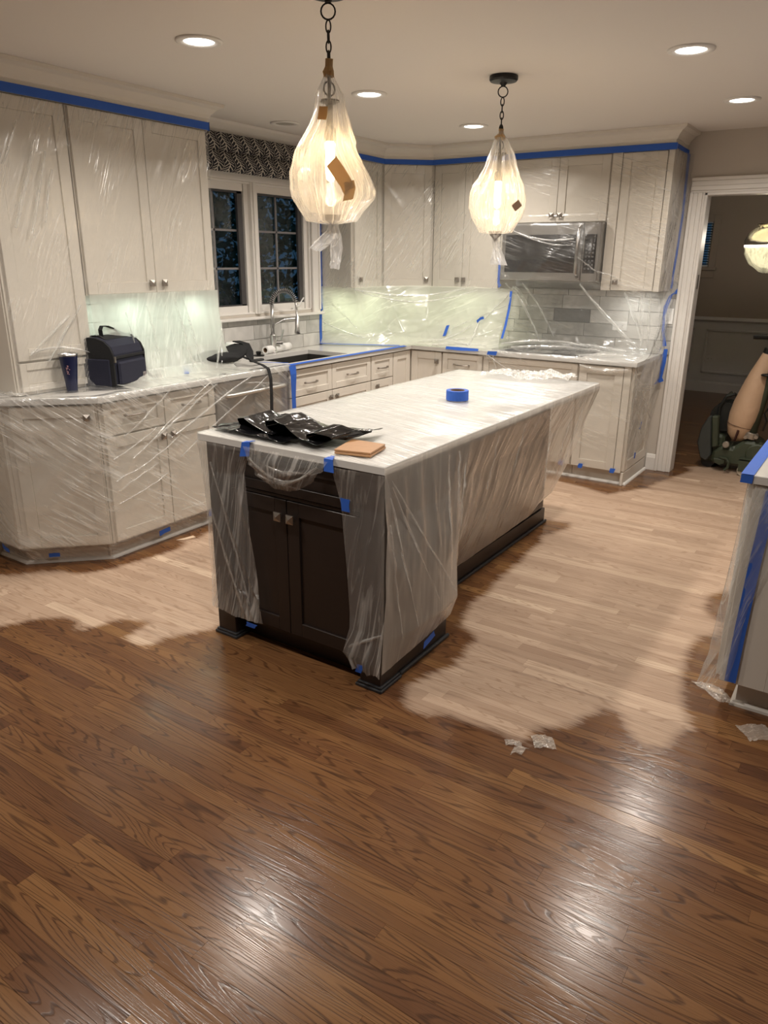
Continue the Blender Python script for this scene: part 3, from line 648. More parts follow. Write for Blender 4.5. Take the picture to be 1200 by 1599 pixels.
for r_ in range(7):
    for c_ in range(3): mbt.box(1.975+c_*.026,1.988+c_*.026,.4016,.4022,1.53+r_*.028,1.542+r_*.028)
tag(obj('buttons', mbt, BTN, cpn), kind='stuff')
m = MB(BACK); m.cyl((1.345,.40,1.475),(1.345,.403,1.475),.007,16); obj('badge', m, WHITEP, d)

# ================================================================== BASE CABINETS
base_unit('cream base cabinet with two drawers over two doors beneath the lunch bag', LEFT, 1.872, 2.674, [
    ('drawer',1.886,2.280,.700,.872,'pull',(2.08,.795)), ('drawer',2.286,2.668,.700,.872,'pull',(2.477,.79)),
    ('door',1.886,2.280,.108,.690,'knob',(2.250,.640)), ('door',2.286,2.668,.108,.690,'knob',(2.318,.640))])
base_unit('cream sink base cabinet with two false drawers beneath the faucet', LEFT, 3.345, 4.325, [
    ('drawer',3.352,3.826,.690,.872,'pull',(3.58,.775)), ('drawer',3.832,4.320,.690,.872,'pull',(4.075,.775)),
    ('door',3.352,3.826,.108,.682,'knob',(3.795,.635)), ('door',3.832,4.320,.108,.682,'knob',(3.866,.635))], hollow=True)
base_unit('narrow cream drawer base cabinet right of the sink', LEFT, 4.328, 4.640, [
    ('drawer',4.334,4.636,.690,.872,'pull',(4.485,.775)), ('door',4.334,4.636,.108,.682,'knob',(4.395,.635))])
t = base_unit('cream lazy corner base cabinet where the two runs meet', LEFT, 4.643, B-.003, [('door',4.648,4.906,.108,.872)], name='corner_base_cabinet')
obj('side_body', MB(BACK).box(BN,.925,.003,BN,.10,CH-.032), PAINT, t)
front(t, 'door', BACK, .632, .920, BN, .108, .872, hw='knob', hp=(.885,.800))
base_unit('cream drawer base cabinet left of the cooktop', BACK, .928, 1.298, [
    ('drawer',.934,1.292,.700,.872,'pull',(1.11,.785)), ('drawer',.934,1.292,.41,.690,'pull',(1.11,.55)), ('drawer',.934,1.292,.108,.40,'pull',(1.11,.25))])
base_unit('wide cream base cabinet under the cooktop', BACK, 1.30, 2.080, [
    ('drawer',1.306,2.074,.700,.872), ('door',1.306,1.687,.108,.690), ('door',1.693,2.074,.108,.690)])
t = base_unit('cream end base cabinet with a single tall door by the dining doorway', BACK, 2.083, 2.468, [('door',2.089,2.415,.108,.872)])
obj('end_stile', MB(BACK).box(2.42,2.470,BN,BN+.02,.10,CH-.032), PAINT, t, bevel=.0015)
SIDE = frame((2.468, B, 0), (0,-1), (1,0))
obj('end_panel', MB(SIDE).shaker(.02,.60,.001,.108,CH-.034,.07), PAINT, t, bevel=.0015)
obj('base_moulding', MB(SIDE).box(0.02,.61,.001,.020,0,.10), PAINT, t, bevel=.003)
obj('shoe', MB().sweep([(.60,B-BN+.042),(2.49,B-BN+.042),(2.492,B-.02)], [(0,0),(.016,0),(.014,.008),(.008,.015),(0,.018)]), TRIMW, t)
# diagonal end of the left run
DO = (FD-.012, 1.866, 0); DD = frame(DO, (-.7071,-.7071), (.7071,-.7071))
t = thing('angled_base_cabinet', 'angled cream end base cabinet with one door at the far left', 'cabinet', (.3, 1.68, 0))
obj('body', MB().prism([(.003,1.869),(.003,1.545),(.285,1.545),(.598,1.860),(.598,1.869)], .10, CH-.032), PAINT, t)
obj('toe_kick', MB().prism([(.003,1.869),(.003,1.575),(.245,1.575),(.545,1.869)], 0, .10), PAINT, t)
front(t, 'door', DD, .015, .425, .000, .108, .872, hw='knob', hp=(.052,.812))
E2 = frame((0,1.545,0), (1,0), (0,-1)); obj('end_panel', MB(E2).shaker(.01,.285,.001,.108,.872,.05), PAINT, t, bevel=.0015)
obj('shoe', MB().sweep([(.001,1.572),(.247,1.572),(.562,1.886),(.562,3.33)], [(0,0),(.014,0),(.012,.008),(.008,.014),(0,.018)]), TRIMW, t)
# dishwasher
t = thing('dishwasher', 'stainless dishwasher with a long bar handle behind plastic left of the sink', 'dishwasher', (.31, 3.01, 0))
obj('body', MB(LEFT).box(2.682,3.338,.01,.59,.02,CH-.036), BLK, t)
obj('toe_kick', MB(LEFT).box(2.682,3.338,.545,.56,0.0,.10), BLK, t)
d = obj('door', MB(LEFT).box(2.686,3.334,.592,.622,.108,.872), STEEL, t, bevel=.004)
m = MB(LEFT); m.tube([(2.745,.625,.795),(2.75,.655,.795),(2.78,.665,.795),(3.24,.665,.795),(3.27,.655,.795),(3.275,.625,.795)], .011, 10); obj('handle', m, M('handle_steel', (.72,.70,.66), .3, .8), d, smooth=True)

# ================================================================== WORKTOP (L shaped, one piece, sink cut out)
SX0, SX1, SY0, SY1 = .165, .560, 3.43, 4.12
m = MB(); z0, z1 = CH-.03, CH
m.prism([(.001,1.85),(.001,1.505),(.300,1.505),(CD,1.85)], z0, z1)
m.box(.001,CD,1.85,SY0,z0,z1).box(.001,SX0,SY0,SY1,z0,z1).box(SX1,CD,SY0,SY1,z0,z1).box(.001,CD,SY1,B-.001,z0,z1).box(CD,R,B-CD,B-.001,z0,z1)
tag(obj('worktop', m, QUARTZ), 'white quartz worktop running along the window wall and the back wall', 'worktop')
t = thing('sink', 'dark undermount sink set in the worktop below the window', 'sink', ((SX0+SX1)/2, (SY0+SY1)/2, .70))
e = .012; m = MB(); a, b_, c, d_ = SX0-.01, SX1+.01, SY0-.01, SY1+.01
m.box(a,b_,c,d_,.70,.712).box(a,a+e,c,d_,.712,CH-.031).box(b_-e,b_,c,d_,.712,CH-.031).box(a+e,b_-e,c,c+e,.712,CH-.031).box(a+e,b_-e,d_-e,d_,.712,CH-.031)
obj('basin', m, SINKM, t)
obj('drain', MB().lathe([(0,.716),(.03,.716),(.045,.714),(.045,.712)], ((SX0+SX1)/2,(SY0+SY1)/2,0)), STEEL, t)
# faucet
fx, fy = .092, 3.80
t = thing('faucet', 'brushed steel spring-neck kitchen faucet behind the sink', 'faucet', (fx, fy, CH))
obj('base', MB().lathe([(0,0),(.028,0),(.028,.006),(.024,.012),(.024,.13),(.021,.14),(0,.14)], (fx,fy,CH)), STEEL, t, smooth=True)
obj('post', MB().cyl((fx,fy,CH+.13),(fx,fy,CH+.355),.0135,16), STEEL, t, smooth=True)
dirx, diry = .55, .835
arc = []
for i in range(25):
    th = math.pi*i/24*.93; rr = .092; arc.append((fx+dirx*(rr-rr*math.cos(th)), fy+diry*(rr-rr*math.cos(th)), CH+.355+.098*math.sin(th)+.0*i))
obj('hose', MB().tube(arc, .007, 8), DARKM, t, smooth=True)
sp_ = []
for i in range(24*14+1):
    u = i/(24*14); th = math.pi*u*.93; rr = .092; c = Vector((fx+dirx*(rr-rr*math.cos(th)), fy+diry*(rr-rr*math.cos(th)), CH+.355+.098*math.sin(th)))
    ra = Vector((-dirx*math.cos(th), -diry*math.cos(th), math.sin(th))); sd = Vector((-diry, dirx, 0)); ph = u*22*2*math.pi
    sp_.append(tuple(c+(ra*math.cos(ph)+sd*math.sin(ph))*.0165))
obj('spring', MB().tube(sp_, .0026, 5), STEEL, t, smooth=True)
ex, ey, ez = arc[-1]
sh = obj('spray_head', MB().tube([(ex,ey,ez+.005),(ex+.006,ey+.004,ez-.05),(ex+.008,ey+.006,ez-.11),(ex+.008,ey+.006,ez-.115),(ex+.008,ey+.006,ez-.20),(ex+.008,ey+.006,ez-.215),(ex+.008,ey+.006,ez-.24)], [.008,.008,.009,.017,.017,.022,.022], 16), STEEL, t, smooth=True)
obj('support_arm', MB().tube([(fx,fy,CH+.20),(fx+dirx*.09,fy+diry*.09,CH+.245),(ex+.008,ey+.006,ez-.125)], .0045, 8), STEEL, t)
obj('collar', MB().cyl((fx,fy,CH+.185),(fx,fy,CH+.215),.019,16), STEEL, t)
obj('lever', MB().tube([(fx,fy+.0,CH+.075),(fx+.03,fy+.065,CH+.075)], .017, 12).tube([(fx+.026,fy+.055,CH+.085),(fx+.04,fy+.075,CH+.17)], .0055, 8), STEEL, t)
# things by the sink
t = thing('plastic_roll', 'white roll of masking film lying behind the faucet', 'roll', (.06, 3.84, CH))
pa, pb = Vector((.10,3.70,CH+.030)), Vector((.055,4.02,CH+.030)); ax = (pb-pa).normalized()
def ring_tube(pa, pb, ro, ri, seg=24):
    m = MB(); ax = (pb-pa).normalized(); e1 = ax.cross(Vector((0,0,1))).normalized(); e2 = ax.cross(e1); l = (pb-pa).length
    m.lathe([(ri,0),(ro,0),(ro,l),(ri,l),(ri,0)], tuple(pa), seg, axis=(ax,e1,e2)); return m
obj('film_roll', ring_tube(pa, pb, .029, .018), PAPER, t, smooth=False); obj('core', ring_tube(pa+ax*.001, pb-ax*.001, .018, .015), CARD, t)
t = thing('drain_stopper', 'black round sink stopper left of the faucet', 'stopper', (.125, 3.60, CH))
obj('disc', MB().lathe([(0,0),(.042,0),(.042,.006),(.03,.010),(0,.010)], (.125,3.60,CH)), BLK, t); obj('grip', MB().lathe([(0,.010),(.016,.010),(.020,.030),(.016,.034),(0,.034)], (.125,3.60,CH)), BLK, t)
# cooktop
t = thing('cooktop', 'black glass cooktop under the plastic below the microwave', 'cooktop', (1.70, 5.24, CH))
obj('glass_top', MB().box(1.33,2.07,5.00,5.48,CH+.0005,CH+.009), BGLASS, t, bevel=.002)
for (bx, by, br) in ((1.50,5.13,.085),(1.50,5.35,.065),(1.88,5.13,.065),(1.88,5.35,.085)):
    g = MB(); 
    for (p0,p1) in (((bx-br,by),(bx+br,by)),((bx,by-br),(bx,by+br)),((bx-br,by-br),(bx+br,by-br)),((bx-br,by+br),(bx+br,by+br)),((bx-br,by-br),(bx-br,by+br)),((bx+br,by-br),(bx+br,by+br))):
        g.box(min(p0[0],p1[0])-.004,max(p0[0],p1[0])+.004,min(p0[1],p1[1])-.004,max(p0[1],p1[1])+.004,CH+.009,CH+.022)
    obj('burner_grate', g, BLK, t)
# outlet and switch plates
def outlet(label, tf, a, z, sw=False, horiz=False, n=.0105, w=.057, h=.035, mat=WHITEP):
    t = thing('light_switch' if sw else 'wall_outlet', label, 'switch' if sw else 'outlet', tf(a, n, z-h))
    if not horiz: w, h = h, w
    obj('plate', MB(tf).box(a-w,a+w,n,n+.005,z-h,z+h), mat, t, bevel=.002)
    if sw: obj('rocker', MB(tf).box(a-.016,a+.016,n+.005,n+.009,z-.033,z+.033), mat, t, bevel=.002)
    else:
        for s in (-1,1):
            c = obj('socket', MB(tf).box(a+s*.020-.014,a+s*.020+.014,n+.005,n+.0075,z-.014,z+.014) if horiz else MB(tf).box(a-.014,a+.014,n+.005,n+.0075,z+s*.020-.014,z+s*.020+.014), mat, t)
            obj('slots', MB(tf).box(a+s*.020-.006,a+s*.020+.008,n+.0076,n+.008,z+.004,z+.006).box(a+s*.020-.006,a+s*.020+.006,n+.0076,n+.008,z-.006,z-.004), BLK, c)
outlet('white double outlet on the tiles behind the range', BACK, 2.17, 1.11, horiz=True)
outlet('white rocker switch on the tiles beside the doorway casing', BACK, 2.530, 1.20, sw=True, n=.0115)
FARF = frame((0,FY-.012,0), (1,0), (0,-1))
outlet('dim outlet on the dining room wainscot', FARF, 2.10, .42, horiz=True, n=.001, mat=DINEW)
# roman shade
nv = 60; Ys = np.linspace(3.045, 4.485, 40); mb = MB(LEFT); uv = []
prof = []
for i in range(nv):
    v = i/(nv-1); z = 2.372-.240*v
    x = .055+.030*abs(math.sin(math.pi*(v*2.0)))**.6+.012*v + (.018 if v > .5 else 0)
    prof.append((x, z, v*.36))
vs = []; 
for i, (x, z, s_) in enumerate(prof):
    for yv in Ys: vs.append((float(yv), x, z)); uv.append((float(yv)*1.0, s_))
fs = [(i*40+j, i*40+j+1, (i+1)*40+j+1, (i+1)*40+j) for i in range(nv-1) for j in range(39)]
mb.add(vs, fs)
t = thing('roman_shade', 'navy roman shade with cream fern print pulled up above the window', 'shade', (.05, 3.76, 2.13))
obj('fabric', mb, FERN, t, smooth=True, uv=uv); obj('headrail', MB(LEFT).box(3.05,4.48,.024,.055,2.345,2.371), TRIMW, t)
obj('side_return', MB(LEFT).box(4.483,4.487,.024,.09,2.14,2.371), FERN, t, uv=[(0,0)]*8)

# ================================================================== ISLAND
IX0, IX1, IY0, IY1 = 1.653, 2.580, 1.590, 3.852
t = thing('kitchen_island', 'dark espresso kitchen island with white top in the middle of the room', 'island', (2.1, 2.7, 0))
isl = t
obj('worktop', MB().box(IX0,IX1,IY0,IY1,CH-.030,CH), QUARTZ, t, bevel=.002)
obj('end_body', MB().box(1.695,2.530,1.64,2.130,.10,CH-.031), ESP, t)
obj('main_body', MB().box(1.695,2.300,2.130,3.825,.10,CH-.031), ESP, t)
obj('toe_kick', MB().box(1.76,2.46,1.69,2.12,0,.10), ESP, t); 
IF = frame((0,1.64,0), (1,0), (0,-1))
for (c0, c1) in ((.858,CH-.031),(.700,.712),(.098,.110)): obj('rail', MB(IF).box(1.78,2.46,0,.014,c0,c1), ESP, t)
front(t, 'drawer', IF, 1.792, 2.452, 0, .716, .854, ESP, rail=.04)
front(t, 'door', IF, 1.792, 2.094, 0, .114, .696, ESP, hw='knob', hp=(2.064,.628))
front(t, 'door', IF, 2.098, 2.452, 0, .114, .696, ESP, hw='knob', hp=(2.128,.628))
for (x0, x1, y0, y1) in ((1.678,1.782,1.612,1.74),(2.456,2.552,1.612,1.74)):
    p_ = obj('corner_post', MB().box(x0,x1,y0,y1,.0,CH-.031), ESP, t, bevel=.002)
    obj('foot_moulding', MB().sweep([(x0,y1),(x0,y0),(x1,y0),(x1,y1)], [(-.002,0),(.016,0),(.016,.012),(.006,.024),(-.002,.026)]) if False else MB().box(x0-.014,x1+.014,y0-.014,y1+.010,0,.014).box(x0-.008,x1+.008,y0-.008,y1+.006,.014,.024), ESPB, p_, bevel=.003)
SD = frame((2.530,0,0), (0,1), (1,0)); SD2 = frame((2.300,0,0), (0,1), (1,0))
obj('side_panel', MB(SD).shaker(1.745,2.126,.0,.11,CH-.034,.06,.014), ESP, t, bevel=.0015)
for k in range(3):
    a0 = 2.14+k*.56; obj('side_panel', MB(SD2).shaker(a0,a0+.552,.0,.11,CH-.034,.07,.014), ESP, t, bevel=.0015)
obj('skirting', MB(SD).box(1.745,2.145,-.02,.014,0,.098), ESP, t); obj('skirting', MB(SD2).box(2.150,3.84,-.02,.016,0,.098), ESP, t)
obj('base_moulding', MB(SD).box(1.754,2.158,.014,.028,0,.018), ESPB, t, bevel=.004); obj('base_moulding', MB(SD2).box(2.163,3.856,.016,.030,0,.018), ESPB, t, bevel=.004)
obj('skirting', MB().box(1.695,1.75,1.74,3.82,0,.10).box(1.695,2.30,3.80,3.832,0,.10), ESP, t)

# ================================================================== PENINSULA (right)
t = thing('peninsula_cabinet', 'grey-cream peninsula cabinet at the right edge of the photo', 'cabinet', (4.4, 3.2, 0))
PX, PY = 3.652, 2.262
obj('body', MB().box(PX,4.9,PY,4.28,.115,CH-.031), PAINT_R, t)
PF = frame((0,PY,0), (1,0), (0,-1)); 
front(t, 'end_panel', PF, PX+.052, 4.35, 0, .12, CH-.034, PAINT_R, rail=.10)
obj('corner_stile', MB(PF).box(PX,PX+.046,0,.020,.12,CH-.034), PAINT_R, t, bevel=.002)
obj('toe_kick', MB().box(PX+.060,4.85,PY+.05,4.26,0,.115), PAINT_R, t)
obj('shoe', MB().sweep([(PX+.060,4.2),(PX+.060,PY+.05),(4.85,PY+.05)], [(0,0),(.018,0),(.016,.010),(.008,.018),(0,.020)]), PAINT_R, t)
PS = frame((PX,0,0), (0,1), (-1,0))
for k in range(3): front(t, 'side_panel', PS, PY+.02+k*.66, PY+.66+k*.66, 0, .12, CH-.034, PAINT_R, rail=.07)
tag(obj('peninsula_worktop', MB().box(3.612,4.95,2.228,4.32,CH-.03,CH), QUARTZ, bevel=.002), 'white quartz worktop on the peninsula at the right edge', 'worktop')

# ================================================================== LAMPS
LENS = emis('lamp_lens', (1.0,.95,.88), 9.0)
def can(x, y, on, label, power=1.0):
    t = thing('recessed_light', label, 'ceiling light', (x, y, H-.012), 'recessed ceiling lights')
    obj('trim_ring', MB().lathe([(.098,H-.001),(.098,H-.006),(.088,H-.010),(.066,H-.008),(.062,H-.002)], (x,y,0), 40), TRIMW, t, smooth=True)
    obj('lens', MB().lathe([(0,H-.0045),(.063,H-.0045),(.063,H-.003)], (x,y,0), 32), LENS if on else M('unlit_lens', (.42,.39,.34), .5), t)
    if on:
        l = bpy.data.lights.new('can_lamp', 'AREA'); l.shape = 'DISK'; l.size = .12; l.energy = CAN_W*power; l.color = CAN_COL; l.spread = math.radians(150)
        lo = bpy.data.objects.new('can_lamp', l); COL.objects.link(lo); lo.parent = t; lo.location = (0,0,-.004)
can(1.32, 2.06, True, 'lit recessed light nearest the left wall cabinets')
can(1.328, 3.29, True, 'lit recessed light between the two pendants, above the sink side')
can(1.345, 4.50, True, 'lit recessed light nearest the back corner cabinets')
can(3.013, 3.27, True, 'large lit recessed light at the upper right')
can(3.016, 4.50, True, 'lit recessed light above the dining doorway')
can(.311, 3.76, False, 'unlit recessed light above the window shade')
can(1.32, .83, True, 'added unseen recessed light filling the foreground, left of the viewpoint')  # out-of-view lamp added to light the foreground, continuing the ceiling grid
can(3.015, .83, True, 'added unseen recessed light filling the foreground, just ahead of the viewpoint')  # second added lamp above the frame, brightens the near floor
can(4.7, 2.06, True, 'added unseen recessed fill light over the near half of the peninsula', .4)  # weak lamp added beyond the frame to keep the right side bright
can(4.7, 3.27, True, 'added unseen recessed fill light over the far half of the peninsula', .4)  # its added twin, also out of view, for the same fill
# under-cabinet puck lights
def puck(x, y, z, label, power=1.0, col=UCL_COL):
    t = thing('under_cabinet_light', label, 'light', (x, y, z-.012), 'under cabinet lights')
    obj('housing', MB().lathe([(0,z-.001),(.036,z-.001),(.036,z-.011),(.028,z-.012)], (x,y,0), 20), WHITEP, t)
    obj('lens', MB().lathe([(0,z-.0115),(.028,z-.0115)], (x,y,0), 20), emis('puck_lens', (.85,1,.9), 12), t)
    l = bpy.data.lights.new('puck_lamp', 'AREA'); l.shape = 'DISK'; l.size = .05; l.energy = UCL_W*power; l.color = col
    lo = bpy.data.objects.new('puck_lamp', l); COL.objects.link(lo); lo.parent = t; lo.location = (0,0,-.003)
puck(.20, 2.32, 1.396, 'small round light under the left wall cabinet, nearer the hutch')
puck(.20, 2.80, 1.396, 'small round light under the left wall cabinet, nearer the window')
puck(.20, 4.72, 1.37, 'small round light under the narrow wall cabinet right of the window', 1.0, (.90,1,.66))
puck(.30, 5.22, 1.37, 'small round light under the corner wall cabinet', 1.2, (.90,1,.66))
puck(.95, 5.33, 1.37, 'small round light under the cabinet left of the microwave', 1.0, (.90,1,.66))
puck(2.32, 5.33, 1.385, 'small round light under the tall cabinet right of the microwave', .8, (1,.97,.9))

# pendants
BAGM = film('pendant_bag_film', .22, .48, 1.5, 1.0, 16, .42, .25, (1,.98,.94), .22, .65)
BAGT = film('bag_tail_film', .60, .4, 1.5, 6, 30, .4, .4, (.95,.95,.95), .2, .4)
FROST = film('seeded_glass', .10, .0, 0, 3, 3, .5, .05, (1,.97,.92), .1, .6)
BULB = emis('warm_bulb', (1.0,.72,.38), 28.0)
def torus_link(m, c, r1, r2, th, yaw):
    pts = []
    for i in range(17):
        a = 2*math.pi*i/16; pts.append((c[0]+r1*math.cos(a)*math.cos(yaw), c[1]+r1*math.cos(a)*math.sin(yaw), c[2]+r2*math.sin(a)))
    m.tube(pts, th, 6)
def pendant(x, y, zt, label, prof, seed, baglabel, chain_top):
    t = thing('pendant_lamp', label, 'pendant lamp', (x, y, 1.72))
    obj('canopy', MB().lathe([(0,H-.001),(.068,H-.001),(.070,H-.006),(.070,H-.018),(.064,H-.026),(.02,H-.032),(.010,H-.045),(0,H-.046)], (x,y,0), 32), BLK, t, smooth=False)
    m = MB(); torus_link(m, (x,y,H-.070), .024, .024, .003, YAW); obj('ring', m, BLK, t, smooth=True)
    z = H-.100; k = 0
    while z > zt+.01:
        m = MB(); torus_link(m, (x,y,z-.014), .0085, .019, .0028, (k%2)*math.pi/2+.4); obj('chain_link', m, BLK, t, smooth=True); z -= .030; k += 1
    obj('stem', MB().tube([(x,y,z+.03),(x,y,zt-.12)], .006, 10), BLK, t); torus = MB(); torus_link(torus, (x,y,zt-.075), .022, .022, .003, YAW+.6); obj('loop', torus, BLK, t)
    obj('socket_cap', MB().lathe([(0,zt-.11),(.034,zt-.11),(.036,zt-.115),(.012,zt-.125),(.012,zt-.19),(.020,zt-.20),(.020,zt-.24),(0,zt-.24)], (x,y,0), 24), BLK, t)
    obj('glass_shade', MB().lathe([(.030,zt-.145),(.036,zt-.18),(.062,zt-.24),(.100,zt-.30),(.118,zt-.345),(.118,zt-.40),(.098,zt-.445),(.078,zt-.472),(.04,zt-.478),(0,zt-.478)], (x,y,0), 36), FROST, t, smooth=True, uv=[(0,0)]*(36*10))
    obj('finial', MB().lathe([(0,zt-.479),(.035,zt-.480),(.030,zt-.498),(.012,zt-.515),(.006,zt-.53),(0,zt-.53)], (x,y,0), 16), NICK, t)
    b = obj('bulb', MB().lathe([(0,zt-.24),(.013,zt-.24),(.016,zt-.27),(.018,zt-.33),(.014,zt-.362),(0,zt-.37)], (x,y,0), 16), BULB, t, smooth=True)
    l = bpy.data.lights.new('pendant_bulb', 'POINT'); l.energy = PEND_W; l.color = PEND_COL; l.shadow_soft_size = .03
    lo = bpy.data.objects.new('pendant_bulb', l); COL.objects.link(lo); lo.parent = t; lo.location = (0,0,zt-.305-1.72)
    # bag
    rs = random.Random(seed); nz = 46; ns = 120; mb = MB(); uv = []; ph = [rs.uniform(0,6.28) for _ in range(6)]
    zs = [p[1] for p in prof][::-1]; rsx = [p[0] for p in prof][::-1]; offx = [p[2] for p in prof][::-1]
    for i in range(nz+1):
        z = zs[0]+(zs[-1]-zs[0])*i/nz; r = float(np.interp(z, zs, rsx)); ox = float(np.interp(z, zs, offx)); pl = max(0, 1-abs(r-.12)/.25)
        for k in range(ns):
            th = 2*math.pi*k/ns
            fold = (.03 if r > .1 else .10)*(math.sin(th*13+ph[0]+z*9)*.5+math.sin(th*22+ph[1]-z*14)*.3+.5*math.sin(th*5+ph[2]+z*20))
            wr = .03*float(vn(th*6+seed, z*34))+.03*float(ridge(th*4+z*25, z*18+seed))*(1 if z > zt-.28 else .35)
            rr = r*(1+fold*(1.0 if z > zt-.30 else .22)+wr-.03)
            mb.v.append((x+rr*math.cos(th)+ox*math.cos(YAW), y+rr*math.sin(th)+ox*math.sin(YAW), z)); uv.append((k/ns*.9, z))
    for i in range(nz):
        for k in range(ns): mb.f.append((i*ns+k, i*ns+(k+1)%ns, (i+1)*ns+(k+1)%ns, (i+1)*ns+k))
    bt = thing('pendant_bag', baglabel, 'plastic bag', (x, y, 1.70)); obj('bag', mb, BAGM, bt, smooth=True, uv=uv)
    return t, bt
p1 = [(.010,2.235,0),(.012,2.20,0),(.022,2.177,0),(.046,2.13,.003),(.053,2.08,.004),(.066,2.048,.002),(.074,2.025,-.003),(.108,1.957,-.016),(.143,1.884,-.004),(.156,1.832,.008),(.152,1.80,.010),(.116,1.757,.002),(.093,1.722,0),(.05,1.714,0),(.010,1.711,0)]
_, bg1 = pendant(2.170, 1.84, 2.225, 'nearer pendant lamp glowing warm inside its plastic bag', p1, 3, 'crumpled wide plastic bag tied over the nearer pendant', 0)
p1 = [(a*.80, b-.012, c+.012) for a, b, c in p1]
p2 = [(.010,2.215,0),(.014,2.195,0),(.034,2.161,.003),(.060,2.103,.008),(.078,2.044,.008),(.099,1.999,.006),(.130,1.954,0),(.146,1.908,0),(.146,1.847,0),(.131,1.801,0),(.101,1.755,0),(.085,1.728,0),(.045,1.720,0),(.010,1.718,0)]
_, bg2 = pendant(2.130, 3.296, 2.215, 'farther pendant lamp glowing warm inside its plastic bag', p2, 9, 'smooth teardrop plastic bag tied over the farther pendant', 0)
# tails of film under the bags
def tail(bag, x, y, z, pts, ws, seed):
    P = Patches(); rows = []
    for (dx, dz), w_ in zip(pts, ws):
        cx, cyy = x+dx*math.cos(YAW), y+dx*math.sin(YAW); rows.append([(cx-w_*math.cos(YAW), cyy-w_*math.sin(YAW), z+dz), (cx, cyy-.008, z+dz), (cx+w_*math.cos(YAW), cyy+w_*math.sin(YAW), z+dz-.004)])
    P.patch(rows, 26, 30, amp=.012, fu=60, fv=14, seed=seed); P.build('tail', BAGT, '', parent=bag)
tail(bg1, 2.185, 1.84, 1.70, [(0,.02),(-.01,-.01),(-.045,-.05),(-.075,-.075)], [.006,.018,.030,.022], 2)
tail(bg1, 2.185, 1.84, 1.70, [(.0,.02),(.005,-.02),(.005,-.07),(.0,-.14)], [.006,.018,.022,.012], 5)
tail(bg2, 2.13, 3.296, 1.70, [(0,.02),(.005,-.03),(.015,-.07),(.025,-.130)], [.005,.010,.028,.046], 8)
# tan tapes on the bags
def tan_wrap(x, y, z0, z1, r0, r1, label, seed):
    rs = random.Random(seed); m = MB().lathe([(r0,z0),(r0*1.2,z0+(z1-z0)*.3),(r1*.9,z0+(z1-z0)*.6),(r1,z1)], (x,y,0), 14, wob=lambda th, v: .18*math.sin(th*3+v*5+seed))
    tag(obj('masking_tape', m, TAN, solid=.001), label, 'tape')
tan_wrap(2.170, 1.84, 2.185, 2.240, .016, .013, 'tan tape wrapped round the top of the nearer pendant bag', 1)
tan_wrap(2.130, 3.296, 2.165, 2.215, .022, .012, 'tan tape wrapped round the top of the farther pendant bag', 2)
ca, sa = math.cos(YAW), math.sin(YAW)
def on_bag(x, y, dx, z, rad):      # point on the camera side of the bag
    f_ = Vector((CAM[0]-x, CAM[1]-y)).normalized(); dxl = dx; dn = math.sqrt(max(1e-4, rad*rad-dx*dx))
    s_ = Vector((-f_.y, f_.x)); return (x+s_.x*dxl+f_.x*dn, y+s_.y*dxl+f_.y*dn, z)
Q = [on_bag(2.170,1.84,dx,z,.162) for dx, z in ((.004,1.905),(.026,1.875),(.048,1.842),(.066,1.815))]
tape('tan tape strip stuck slantwise across the front of the nearer pendant bag', Q, (.017*ca,.017*sa,.016), mat=TAN, ragged=.12, seed=3)
Q = [on_bag(2.170,1.84,dx,z,.163) for dx, z in ((.062,1.845),(.066,1.820),(.060,1.785))]
tape('short tan tape patch below the slanting strip on the nearer bag', Q, (.020*ca,.020*sa,.004), mat=TAN, ragged=.2, seed=4)
Q = [on_bag(2.170,1.84,dx,z,.066) for dx, z in ((-.020,2.085),(-.026,2.045))]
tape('small tan tape patch on the neck of the nearer pendant bag', Q, (.014*ca,.014*sa,0), mat=TAN, ragged=.2, seed=5)
Q = [on_bag(2.130,3.296,dx,z,.163) for dx, z in ((.088,1.865),(.108,1.838))]
tape('small brown label square on the farther pendant bag', Q, (.016*ca,.016*sa,.014), mat=M('brown_label', (.20,.12,.07), .7), name='label_sticker', seed=6, cat='sticker')

# dining pendant
t = thing('dining_pendant', 'round clear glass pendant in the dining room wrapped in plastic', 'pendant lamp', (2.86, 7.6, 1.5))
dx_, dy_ = 2.87, 7.6
obj('glass_globe', MB().lathe([(.05,1.93),(.12,1.91),(.20,1.85),(.225,1.78),(.215,1.72)], (dx_,dy_,0), 32), CLEAR, t, smooth=True)
obj('bowl', MB().lathe([(0,1.535),(.06,1.545),(.13,1.59),(.185,1.66),(.215,1.72),(.21,1.725)], (dx_,dy_,0), 32), M('alabaster_bowl', (.85,.80,.55), .35, emit=(1,.9,.6), estr=1.2), t, smooth=True)
obj('rim', MB().lathe([(.05,1.925),(.13,1.915),(.135,1.925),(.05,1.935)], (dx_,dy_,0), 32), M('bright_brass', (.8,.7,.5), .2, 1), t)
obj('finial', MB().lathe([(0,1.50),(.018,1.51),(.025,1.525),(.02,1.54),(0,1.545)], (dx_-.02,dy_,0), 16), BLK, t)
obj('stem', MB().cyl((dx_,dy_,1.93),(dx_,dy_,H-.001),.008), BLK, t)
P = Patches(); rows = []
for (r_, z) in ((.235,1.74),(.22,1.66),(.16,1.57),(.07,1.505),(.02,1.49)):
    rows.append([(dx_+r_*math.cos(a), dy_+r_*math.sin(a), z) for a in np.linspace(0, 2*math.pi, 17)])
P.patch(rows, 60, 24, amp=.012, fu=10, fv=6); P.build('wrap_bag', BAGT, 'clear plastic bag around the bottom of the dining pendant', 'plastic bag')
l = bpy.data.lights.new('dining_bulb', 'POINT'); l.energy = 19.0; l.color = (1,.90,.78); l.shadow_soft_size = .04
